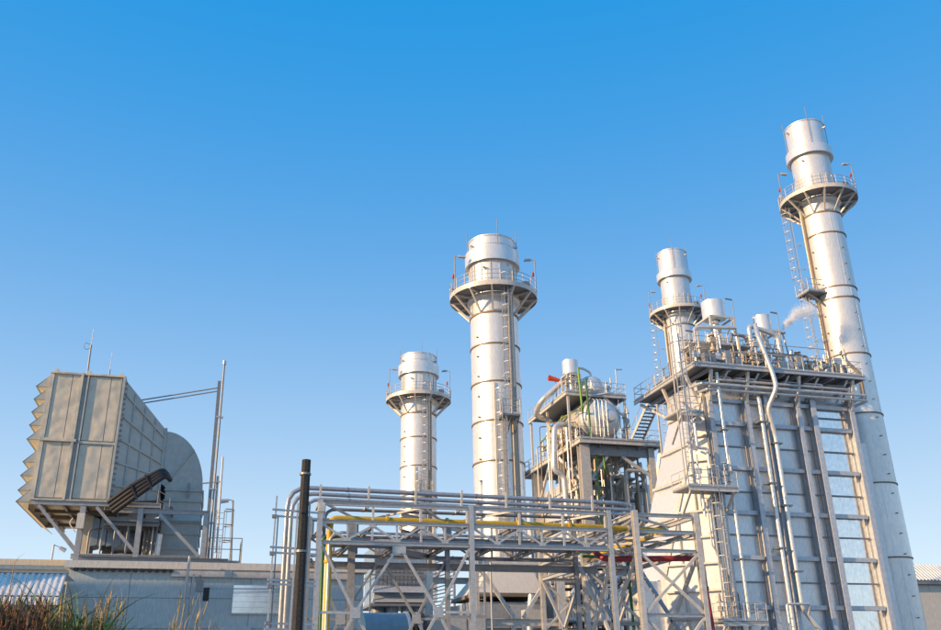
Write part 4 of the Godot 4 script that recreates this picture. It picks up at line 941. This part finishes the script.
	for i in 4: ppipe(o, "small_pipe", ["galv_d", "steel_g"][i % 2], [V(-6.9 + i * 0.7, 8.5, -55.4), V(-6.9 + i * 0.7, 10.0 + 0.2 * i, -55.4), V(-6.2 + i * 0.7, 10.3 + 0.1 * i, -56.5)], 0.06, 0.2, 8)
	prail(o, "galv_d", [V(-3.3, 11.2, -57.2), V(-3.3, 11.2, -54.7), V(-2.6, 10.8, -54.7)], 1.1, 0.6)
	pib(o, "base_beam", "galv", V(-7.6, 8.42, -54.6), V(-0.2, 8.42, -54.6), 0.3, 0.26)
	pib(o, "base_beam", "galv_d", V(-7.0, 8.2, -53.6), V(1.0, 8.2, -53.6), 0.3, 0.24)
	# silencer duct under the house
	pbox(o, "silencer_end", "cream", V(-7.8, 8.9, -59.5), V(-7.05, 11.2, -57.6))
	var sd := MB.new()
	for i in 5:
		var x := -7.05 + i * 0.45
		sd.hexa([V(x, 9.4, -57.6), V(x + 0.4, 9.5, -57.6), V(x + 0.4, 9.5, -59.6), V(x, 9.4, -59.6), V(x, 11.15, -57.6), V(x + 0.4, 11.0 - i * 0.09, -57.6), V(x + 0.4, 11.0 - i * 0.09, -59.6), V(x, 11.15, -59.6)])
	put(sd, "silencer_body", "bluegrey", o)
	plathe(o, "silencer_drum", "bluegrey", V(-5.0, 9.9, -58.4), [Vector2(0.0, -0.9), Vector2(0.75, -0.85), Vector2(0.75, 0.2), Vector2(0.6, 0.45), Vector2(0.0, 0.5)], 24, Basis(V(0, 0, 1), -PI / 2))
	pbox(o, "silencer_stand", "galv", V(-7.2, 8.6, -59.4), V(-4.4, 8.95, -57.4))
	for i in 5:
		ppipe(o, "small_pipe", ["galv_d", "rustband", "jacket"][i % 3], [V(-3.9 + i * 0.22, 8.5, -56.2), V(-3.9 + i * 0.22, 10.2 + 0.15 * i, -56.2), V(-4.6 + i * 0.3, 10.8, -56.8)], 0.05 + 0.02 * (i % 2), 0.2, 8)
	ptube(o, "gas_bottle", "jacket", V(-3.05, 8.7, -55.6), V(-3.0, 9.9, -55.6), 0.16, 12)
	pbox(o, "junction_box", "cream", V(-7.5, 9.9, -54.35), V(-7.1, 10.75, -54.1))
	ppipe(o, "cable_loop", "cream", [V(-7.75, 10.5, -54.3), V(-7.9, 10.2, -54.3), V(-7.5, 9.7, -54.3)], 0.03, 0.2, 8)
	# dark ribbed chute on the front
	for i in 4:
		var up := V(-0.12 * i, 0.2 * i, -0.05 * i)
		ppipe(o, "chute_rib", "dark", [V(-5.6, 11.15, -54.0) - V(0, 0.35, 0) + up, V(-4.4, 12.1, -53.6) - V(0, 0.35, 0) + up, V(-2.95, 13.25, -53.6) - V(0, 0.25, 0) + up * 0.6, V(-2.7, 13.15, -54.4) - V(0, 0.25, 0) + up * 0.6], 0.14, 0.5, 10)
	for u in [0.25, 0.6]:
		var b := V(-5.0, 11.5, -53.5).lerp(V(-2.9, 13.2, -53.4), u)
		pbeam(o, "chute_band", "dark", b + V(0.12, -0.42, 0), b + V(-0.35, 0.45, -0.1), 0.1, 0.06, V(0, 0, 1))
	# rods on the roof
	var ant := thing("antenna_rod", "taller thin lightning rod on the filter house roof", "antenna", V(-8.55, 19.3, -57), "rods on the filter house")
	ptube(ant, "rod", "galv_d", V(-8.55, 19.3, -57), V(-8.6, 21.9, -57), 0.055, 8); ptube(ant, "tip", "galv", V(-8.6, 21.9, -57), V(-8.6, 23.0, -57), 0.02, 6)
	var rg := MB.new(); rg.pipe([V(-8.6, 21.9, -57), V(-8.95, 22.05, -57), V(-9.05, 21.75, -57), V(-8.85, 21.55, -57), V(-8.6, 21.7, -57)], 0.018, 0.1, 6); put(rg, "ring", "galv_d", ant)
	ant = thing("antenna_rod", "shorter thin lightning rod farther back on the filter house roof", "antenna", V(-7.9, 19.3, -62), "rods on the filter house")
	ptube(ant, "rod", "galv_d", V(-7.9, 19.3, -62), V(-7.9, 22.0, -62), 0.05, 8); ptube(ant, "tip", "galv", V(-7.9, 22.0, -62), V(-7.9, 23.2, -62), 0.02, 6)
	# mast beside the elbow
	var ms := thing("lightning_mast", "tall thin grey mast with two horizontal wires, right of the filter house elbow", "mast", V(-0.35, 7.5, -55))
	pib(ms, "lower_post", "galv_d", V(-0.3, 7.5, -55), V(-0.42, 19.4, -55), 0.2, 0.22, V(0, 0, 1))
	ptube(ms, "upper_tube", "galv_d", V(-0.1, 7.5, -54.9), V(-0.22, 20.6, -54.9), 0.06, 8)
	ptube(ms, "tip", "galv", V(-0.22, 20.5, -54.9), V(-0.22, 20.75, -54.9), 0.11, 8)
	for dy in [0.0, -0.22]:
		ptube(ms, "stay_arm", "galv_d", V(-5.1, 18.2 + dy, -56.2), V(-0.42, 18.98 + dy, -55), 0.04, 6)
	for y in [17.0, 12.5, 10.5]: pbox(ms, "clip", "galv", V(-0.42, y, -55.05), V(0.0, y + 0.1, -54.85))
	var m2 := thing("vent_mast", "shorter twin pole behind the tall mast with small cross arm", "mast", V(0.1, 7.5, -56))
	ptube(m2, "pole", "galv", V(0.35, 7.5, -56), V(0.2, 14.8, -56), 0.06, 8); pib(m2, "post", "galv_d", V(0.1, 7.5, -56.1), V(0.0, 13.6, -56.1), 0.14, 0.14, V(0, 0, 1))
	ptube(m2, "cross_arm", "galv", V(-0.9, 13.1, -56), V(0.2, 13.25, -56), 0.05, 6)
	var ac := thing("roof_access", "small caged access ladder and railing on the hall roof beside the mast", "ladder", V(0.9, 7.6, -54))
	var al := MB.new(); al.ladder(V(0.35, 7.6, -54.2), V(0.35, 11.2, -54.2), V(1, 0, 0)); var alp := put(al, "ladder", "galv", ac)
	var acg := MB.new(); acg.cage(V(0.35, 9.4, -54.2), V(0.35, 11.2, -54.2), V(0, 0, 1), V(1, 0, 0), 0.42); put(acg, "ladder_cage", "galv_d", alp)
	prail(ac, "galv_d", [V(-0.2, 8.1, -53.6), V(1.7, 8.1, -53.6), V(1.7, 8.1, -56)], 1.4, 0.7)
	pbox(ac, "platform", "grating", V(-0.2, 8.0, -56), V(1.75, 8.1, -53.5))
	var lp := thing("street_lamp", "small lamp post with single arm on the hall roof beside the access ladder", "lamp", V(1.3, 7.6, -54), "roof lamp posts")
	ptube(lp, "post", "galv_d", V(1.2, 7.6, -54), V(1.0, 11.75, -54), 0.055, 8)
	var lh := MB.new(); lh.beam(V(1.0, 11.75, -54), V(0.6, 11.8, -54), 0.06, 0.06); lh.tube(V(0.75, 11.73, -54), V(0.3, 11.68, -54), 0.1, 10, 0.14); put(lh, "lamp_head", "galv", lp)
	lp = thing("street_lamp", "distant lamp post with drooping head at far left behind the wing roof", "lamp", V(-11, 7, -70), "roof lamp posts")
	ptube(lp, "post", "galv", V(-11.0, 7, -70), V(-10.98, 11.1, -70), 0.06, 8)
	lh = MB.new(); lh.beam(V(-10.98, 11.1, -70), V(-10.5, 10.9, -70), 0.06, 0.06); lh.tube(V(-10.55, 10.9, -70), V(-10.15, 10.7, -70), 0.12, 10, 0.16); put(lh, "lamp_head", "galv", lp)

# ---------------------------------------------------------------- buildings
func corrugated(p: Node3D, called: String, mt: String, a: Vector3, b: Vector3, down: Vector3, pitch: float, depth: float, per: int) -> void:
	# sheets of trapezoid ribs running along "down", from a to b
	var run := b - a; var n := int(run.length() / pitch); var d := run.normalized(); var out := down.normalized().cross(d).normalized()
	if out.y < -0.2 or (absf(out.y) <= 0.2 and out.z < 0): out = -out
	var i := 0
	while i < n:
		var m := MB.new()
		for j in range(i, mini(i + per, n)):
			var s := a + d * pitch * j
			var pts := [s, s + d * pitch * 0.3, s + d * pitch * 0.4 + out * depth, s + d * pitch * 0.8 + out * depth, s + d * pitch * 0.9, s + d * pitch]
			for k in 5: m.q(pts[k] + down, pts[k + 1] + down, pts[k + 1], pts[k])
			m.q(s + down - out * 0.02, s - out * 0.02, s + d * pitch - out * 0.02, s + d * pitch + down - out * 0.02)
		put(m, called, mt, p); i += per

func buildings() -> void:
	var o := thing("turbine_hall", "low grey-green panelled hall with cream roof edge under the filter house", "building", V(0.7, 0, -55))
	pbox(o, "hall_core", "wall", V(-6.9, 0, -64), V(8.25, 7.3, -50.1))
	var xs := [-6.95, -3.9, -0.85, 2.2, 5.25, 8.3]; var yr := [0.0, 1.45, 2.9, 4.35, 5.85, 7.2]
	for i in 5:
		for j in 5:
			pbox(o, "wall_panel", "wall", V(xs[i] + 0.012, yr[j] + 0.012, -50.1), V(xs[i + 1] - 0.012, yr[j + 1] - 0.012, -50.0))
	pbox(o, "roof_edge", "cream", V(-7.15, 7.28, -64.2), V(8.45, 7.62, -49.75))
	pbox(o, "roof_sheet", "fascia", V(-7.0, 7.62, -64), V(8.3, 7.7, -50.2))
	for i in 14: pbox(o, "gutter_bracket", "dark", V(-6.7 + i * 0.36, 7.13, -49.98), V(-6.5 + i * 0.36, 7.24, -49.72))
	pbox(o, "fascia_box", "fascia", V(-1.9, 6.92, -50.0), V(1.2, 7.27, -49.8))
	pbox(o, "fascia_box", "fascia", V(1.22, 6.9, -50.0), V(4.4, 7.26, -49.81))
	pbox(o, "fascia_box", "fascia", V(4.42, 6.9, -50.0), V(7.5, 7.27, -49.8))
	for i in 5: pbox(o, "light_panel", "pane", V(1.33, 5.13 + i * 0.283, -50.0), V(4.23, 5.13 + i * 0.283 + 0.275, -49.93 - 0.004 * (i % 2)))
	for a in [[1.26, 5.06, 4.3, 5.12], [1.26, 6.54, 4.3, 6.6], [1.26, 5.12, 1.32, 6.54], [4.24, 5.12, 4.3, 6.54]]:
		pbox(o, "panel_frame", "wall", V(a[0], a[1], -50.0), V(a[2], a[3], -49.9))
	pbox(o, "door", "wall", V(0.5, 0, -50.0), V(2.4, 4.5, -49.92))
	pbox(o, "ridge_vent", "cream", V(-7.5, 7.7, -56.5), V(-6.0, 8.0, -53.5))
	ppipe(o, "down_pipe", "galv", [V(-1.05, 7.9, -49.3), V(-1.1, 6.0, -49.35), V(-1.1, 5.9, -49.35), V(-1.15, 0.5, -49.6)], 0.07, 0.2, 8)
	ppipe(o, "down_pipe", "galv", [V(-0.75, 7.0, -49.4), V(-0.8, 5.7, -49.4)], 0.05, 0.1, 8)
	var w := thing("flood_lamp", "grey lamp box on splayed struts in front of the hall wall", "lamp", V(-0.4, 0, -48.5))
	pbox(w, "lamp_box", "galv_d", V(-0.6, 6.05, -48.65), V(-0.22, 6.6, -48.35))
	pbox(w, "bracket_plate", "dark", V(-0.2, 5.6, -48.6), V(0.1, 6.25, -48.4))
	for a in [V(-1.2, 2.5, -48.5), V(0.1, 0, -48.5), V(-0.5, 0, -48.9)]: ptube(w, "strut", "galv", a, V(-0.35, 6.1, -48.5), 0.05, 8)
	ptube(w, "antenna", "galv_d", V(-0.42, 6.6, -48.5), V(-0.42, 6.85, -48.5), 0.06, 8)
	ptube(w, "guide_rail", "galv", V(-0.2, 6.22, -48.6), V(4.5, 6.3, -49.2), 0.035, 6)
	# wing behind at the left
	var b := thing("hall_wing", "low wing roof with cream edge at far left behind the corrugated shed", "building", V(-15, 0, -64))
	pbox(b, "wing_wall", "cream", V(-26, 0, -70), V(-7.2, 8.35, -60.2))
	pbox(b, "wing_roof_edge", "cream", V(-26.2, 8.5, -70.2), V(-7.1, 8.85, -59.9))
	pbox(b, "wing_gutter", "bluegrey", V(-26.2, 8.25, -60.2), V(-7.1, 8.48, -59.8))
	# corrugated shed
	var s := thing("corrugated_shed", "small shed with corrugated metal roof at the left edge, dark opening below", "shed", V(-8.5, 0, -47))
	pbox(s, "shed_wall", "wall", V(-12, 0, -49.5), V(-6.9, 4.2, -48.6))
	pbox(s, "back_wall", "wall", V(-12, 4.2, -49.5), V(-6.9, 6.4, -49.3)); pbox(s, "end_wall", "wall", V(-12.2, 0, -49.5), V(-12, 6.3, -46.0))
	for z in [-48.4, -47.4]: pbeam(s, "rafter", "rustband", V(-12, 6.2, z), V(-6.9, 6.2, z), 0.1, 0.16)
	corrugated(s, "rear_sheet", "roofsheet", V(-12.2, 6.58, -49.6), V(-6.5, 6.58, -49.6), V(0, 0.04, 3.0), 0.27, 0.05, 5)
	corrugated(s, "roof_sheet", "roofsheet", V(-12.2, 6.62, -46.6), V(-6.5, 6.62, -46.6), V(0, -1.15, 1.2), 0.27, 0.07, 5)
	corrugated(s, "eave_sheet", "roofsheet", V(-12.2, 5.45, -45.35), V(-6.45, 5.45, -45.35), V(0, -0.34, 0.04), 0.27, 0.03, 5)
	pbeam(s, "ridge_cap", "galv", V(-12.2, 6.66, -46.62), V(-6.45, 6.66, -46.62), 0.3, 0.06)
	for x in [-11.9, -9.2, -6.8]: pbeam(s, "shed_post", "rustband", V(x, 0, -45.6), V(x, 5.2, -45.6), 0.12, 0.12)
	pbox(s, "side_panel", "rustband", V(-6.75, 2.0, -49), V(-6.65, 4.6, -46.8))
	# hall far right
	var r := thing("warehouse", "cream warehouse with corrugated roof at the right edge behind the tallest stack", "building", V(72, 0, -84))
	pbox(r, "warehouse_wall", "cream", V(49, 0, -97), V(112, 10.0, -74.2))
	for i in range(-5, 18):
		pbox(r, "wall_panel", "cream", V(57 + i * 1.5, 0, -74.2), V(58.47 + i * 1.5, 4.6, -74.1)); pbox(r, "wall_panel", "cream", V(57 + i * 1.5, 4.63, -74.2), V(58.47 + i * 1.5, 9.75, -74.1 + 0.01 * (i % 2)))
	pbox(r, "eave_gutter", "galv_d", V(48.5, 9.8, -74.2), V(112.5, 10.1, -73.6))
	corrugated(r, "roof_sheet", "roofsheet", V(48.5, 11.85, -75.6), V(90, 11.85, -75.6), V(0, -1.7, 1.95), 0.4, 0.1, 6)
	pbox(r, "ridge_block", "cream", V(49, 10.0, -96), V(112, 11.7, -76))
	# tall screen wall beyond the left edge of the picture; its shade falls along the low hall's wall
	var n := thing("screen_wall", "tall concrete screen wall beyond the left edge, shading the low hall", "wall", V(-26, 0, -44))
	n.set_meta("kind", "thing")
	for k in 6:
		pbox(n, "wall_slab", "concrete", V(-35.4 + k * 2.9, 0, -44), V(-32.52 + k * 2.9, 15.1, -43.75))
		pbox(n, "pilaster", "concrete", V(-35.6 + k * 2.9, 0, -43.75), V(-35.2 + k * 2.9, 15.0, -43.5))
	pbox(n, "coping", "fascia", V(-35.6, 15.1, -44.05), V(-18.1, 15.25, -43.5))

# ---------------------------------------------------------------- plants
func blade(m: MB, base: Vector3, h: float, lean: Vector3, w: float, seg := 6) -> void:
	var side := lean.cross(Vector3.UP).normalized() if lean.length() > 0.01 else V(1, 0, 0)
	side = side.rotated(Vector3.UP, rng.randf_range(-1.0, 1.0))
	var pl := base - side * w * 0.5; var pr := base + side * w * 0.5
	for i in seg:
		var u := (i + 1.0) / seg
		var c := base + V(0, h * (u - 0.25 * lean.length() * u * u * u), 0) + lean * h * u * u
		var ww := w * (1.0 - u) * 0.5 + 0.001
		m.q(pl, pr, c + side * ww, c - side * ww)
		pl = c - side * ww; pr = c + side * ww

func plants() -> void:
	var spots := [["tangled dry brown brush at the bottom left edge", -1.68, -8.6, 2.22, "brown", 330, 0.26], ["thin tall dry stalk rising from the brush at the left edge", -1.68, -8.9, 2.72, "straw", 4, 0.12],
		["tall green reed rising from the brush in front of the corrugated shed", -1.5, -8.6, 2.58, "leaf", 6, 0.06], ["rusty brown brush in front of the shed's dark opening", -1.5, -8.4, 2.2, "rusty", 180, 0.18],
		["green reed clump at the hall's left corner", -1.24, -8.6, 2.28, "leaf", 95, 0.18], ["yellowish grass clump between green reeds and straw tuft", -1.1, -8.7, 2.24, "leaf_y", 100, 0.2],
		["dry straw-coloured tuft in front of the grey wall", -0.98, -8.6, 2.24, "straw", 110, 0.18], ["arching green leaves right of the straw tuft", -0.84, -8.5, 2.2, "leaf", 26, 0.12],
		["golden branching dry grass leaning right, in front of the lamp struts", -0.28, -9.0, 2.3, "gold", 26, 0.1]]
	for s in spots:
		var o := thing("reed_plant", s[0], "plant", V(s[1], 0, s[2]), "reeds and dry grass in front")
		var m := MB.new(); var st := MB.new()
		for i in s[5]:
			var a := rng.randf() * TAU; var d: float = sqrt(rng.randf()) * s[6]
			var b := V(s[1] + sin(a) * d, 0, s[2] + cos(a) * d)
			var h: float = s[3] * rng.randf_range(0.78, 1.08)
			var ln := V(sin(a), 0, cos(a)) * rng.randf_range(0.01, 0.09)
			if s[4] == "gold": ln = V(rng.randf_range(0.02, 0.2), 0, rng.randf_range(-0.05, 0.05))
			if s[4] == "leaf" or s[4] == "leaf_y":
				st.pipe([b, b + V(0, h * 0.6, 0) + ln * h * 0.3, b + V(0, h * 0.9, 0) + ln * h * 0.6], 0.006, 0, 4)
				for k in 7:
					var u := rng.randf_range(0.6, 0.98); var q := rng.randf() * TAU
					blade(m, b + V(0, h * 0.9 * u, 0) + ln * h * 0.6 * u, h * rng.randf_range(0.12, 0.26), V(sin(q), 0, cos(q)) * rng.randf_range(0.3, 1.7), rng.randf_range(0.014, 0.028))
			else:
				st.pipe([b, b + V(0, h * 0.5, 0) + ln * h * 0.2, b + V(0, h, 0) + ln * h * rng.randf_range(0.5, 1.3)], 0.004, 0, 4)
				for k in 9:
					var u := rng.randf_range(0.82, 1.0); var q := rng.randf() * TAU
					blade(m, b + V(0, h * u, 0) + ln * h * (u * u), rng.randf_range(0.06, 0.2), V(sin(q), 0, cos(q)) * rng.randf_range(0.2, 1.0), rng.randf_range(0.006, 0.014), 3)
		put(st, "stem", s[4] if s[4] != "leaf" else "leaf_y", o); put(m, "foliage", s[4], o)

func _ready() -> void:
	rng.seed = 7
	# camera
	var cam := Camera3D.new(); cam.name = "camera"; add_child(cam)
	var yaw := deg_to_rad(15.0); var pitch := deg_to_rad(22.589); var roll := deg_to_rad(-0.704)
	var fwd := V(sin(yaw) * cos(pitch), sin(pitch), -cos(yaw) * cos(pitch)); var r0 := V(cos(yaw), 0, sin(yaw)); var u0 := r0.cross(fwd)
	var R := r0 * cos(roll) + u0 * sin(roll); var U := -r0 * sin(roll) + u0 * cos(roll)
	cam.transform = Transform3D(Basis(R, U, -fwd), V(0, 1.7, 0))
	cam.projection = Camera3D.PROJECTION_FRUSTUM
	cam.near = 0.1; cam.far = 3000.0
	cam.size = 2.0 * 0.1 * 315.0 / 880.0
	cam.frustum_offset = Vector2(0.1 * 20.5 / 880.0, 0.0)
	cam.current = true
	# sky
	var we := WorldEnvironment.new(); we.name = "world_environment"
	var env := Environment.new(); env.background_mode = Environment.BG_SKY
	var sm := ProceduralSkyMaterial.new()
	sm.sky_top_color = Color(0.0, 0.555, 0.845); sm.sky_horizon_color = Color(0.95, 1.0, 1.0); sm.sky_curve = 0.18; sm.sky_energy_multiplier = 0.95
	sm.ground_bottom_color = Color(0.42, 0.40, 0.36); sm.ground_horizon_color = Color(0.62, 0.62, 0.60)
	sm.sun_angle_max = 45.0; sm.sun_curve = 0.3
	var sky := Sky.new(); sky.sky_material = sm; env.sky = sky
	env.tonemap_mode = Environment.TONE_MAPPER_LINEAR; env.tonemap_exposure = 1.25
	env.sdfgi_enabled = true; env.ssao_enabled = true; env.ssil_enabled = true
	we.environment = env; add_child(we)
	# low sun from the left, a little in front of the facades
	var sun := DirectionalLight3D.new(); sun.name = "sun"; add_child(sun)
	var az := deg_to_rad(13.0); var alt := deg_to_rad(18.0)
	var to_sun := V(-cos(alt) * cos(az), sin(alt), cos(alt) * sin(az))
	sun.look_at_from_position(V(0, 60, 0), V(0, 60, 0) - to_sun, Vector3.UP)
	sun.light_energy = 1.6; sun.light_color = Color(1.0, 0.83, 0.61); sun.light_angular_distance = 0.6; sun.shadow_enabled = true
	materials()
	var g := MB.new(); g.q(V(-1500, 0, 1500), V(1500, 0, 1500), V(1500, 0, -1500), V(-1500, 0, -1500)); structure(g, "ground", "ground")
	var y := MB.new(); y.box(V(-30, 0.004, -105), V(90, 0.05, -22)); structure(y, "yard_pavement", "concrete")
	stacks()
	boiler_one()
	boiler_two()
	pipe_racks()
	machinery()
	intake_house()
	buildings()
	plants()
	# steam leaving the roof vent: a drift of fine droplets, too many to count
	org = V(43.6, 27.9, -57.8)
	var sp := MB.new()
	for i in 16000:
		var u := pow(rng.randf(), 0.75)
		var w := 0.16 + 0.55 * u
		var lump := 0.4 * sin(u * 17.0) + 0.2 * sin(u * 41.0)
		var c := org + V(0.1 + 3.5 * u, 0.1 + 2.0 * (1.0 - pow(1.0 - u, 2.2)) + lump * u, 0) + V(rng.randfn(0, w * 0.55), rng.randfn(0, w * 0.5), rng.randfn(0, w * 0.5))
		var q := rng.randf_range(0.009, 0.019) * (1.0 - 0.4 * u)
		var d := [V(q, 0, 0), V(0, 0, q), V(-q, 0, 0), V(0, 0, -q)]
		for k in 4:
			sp.t(c + d[(k + 1) % 4], c + d[k], c + V(0, q, 0)); sp.t(c + d[k], c + d[(k + 1) % 4], c - V(0, q, 0))
	var st := put(sp, "steam_plume", "steam", self, "stuff")
	st.position = org
	st.set_meta("label", "small white puff of steam drifting from the boiler roof vent towards the tallest stack"); st.set_meta("category", "steam")
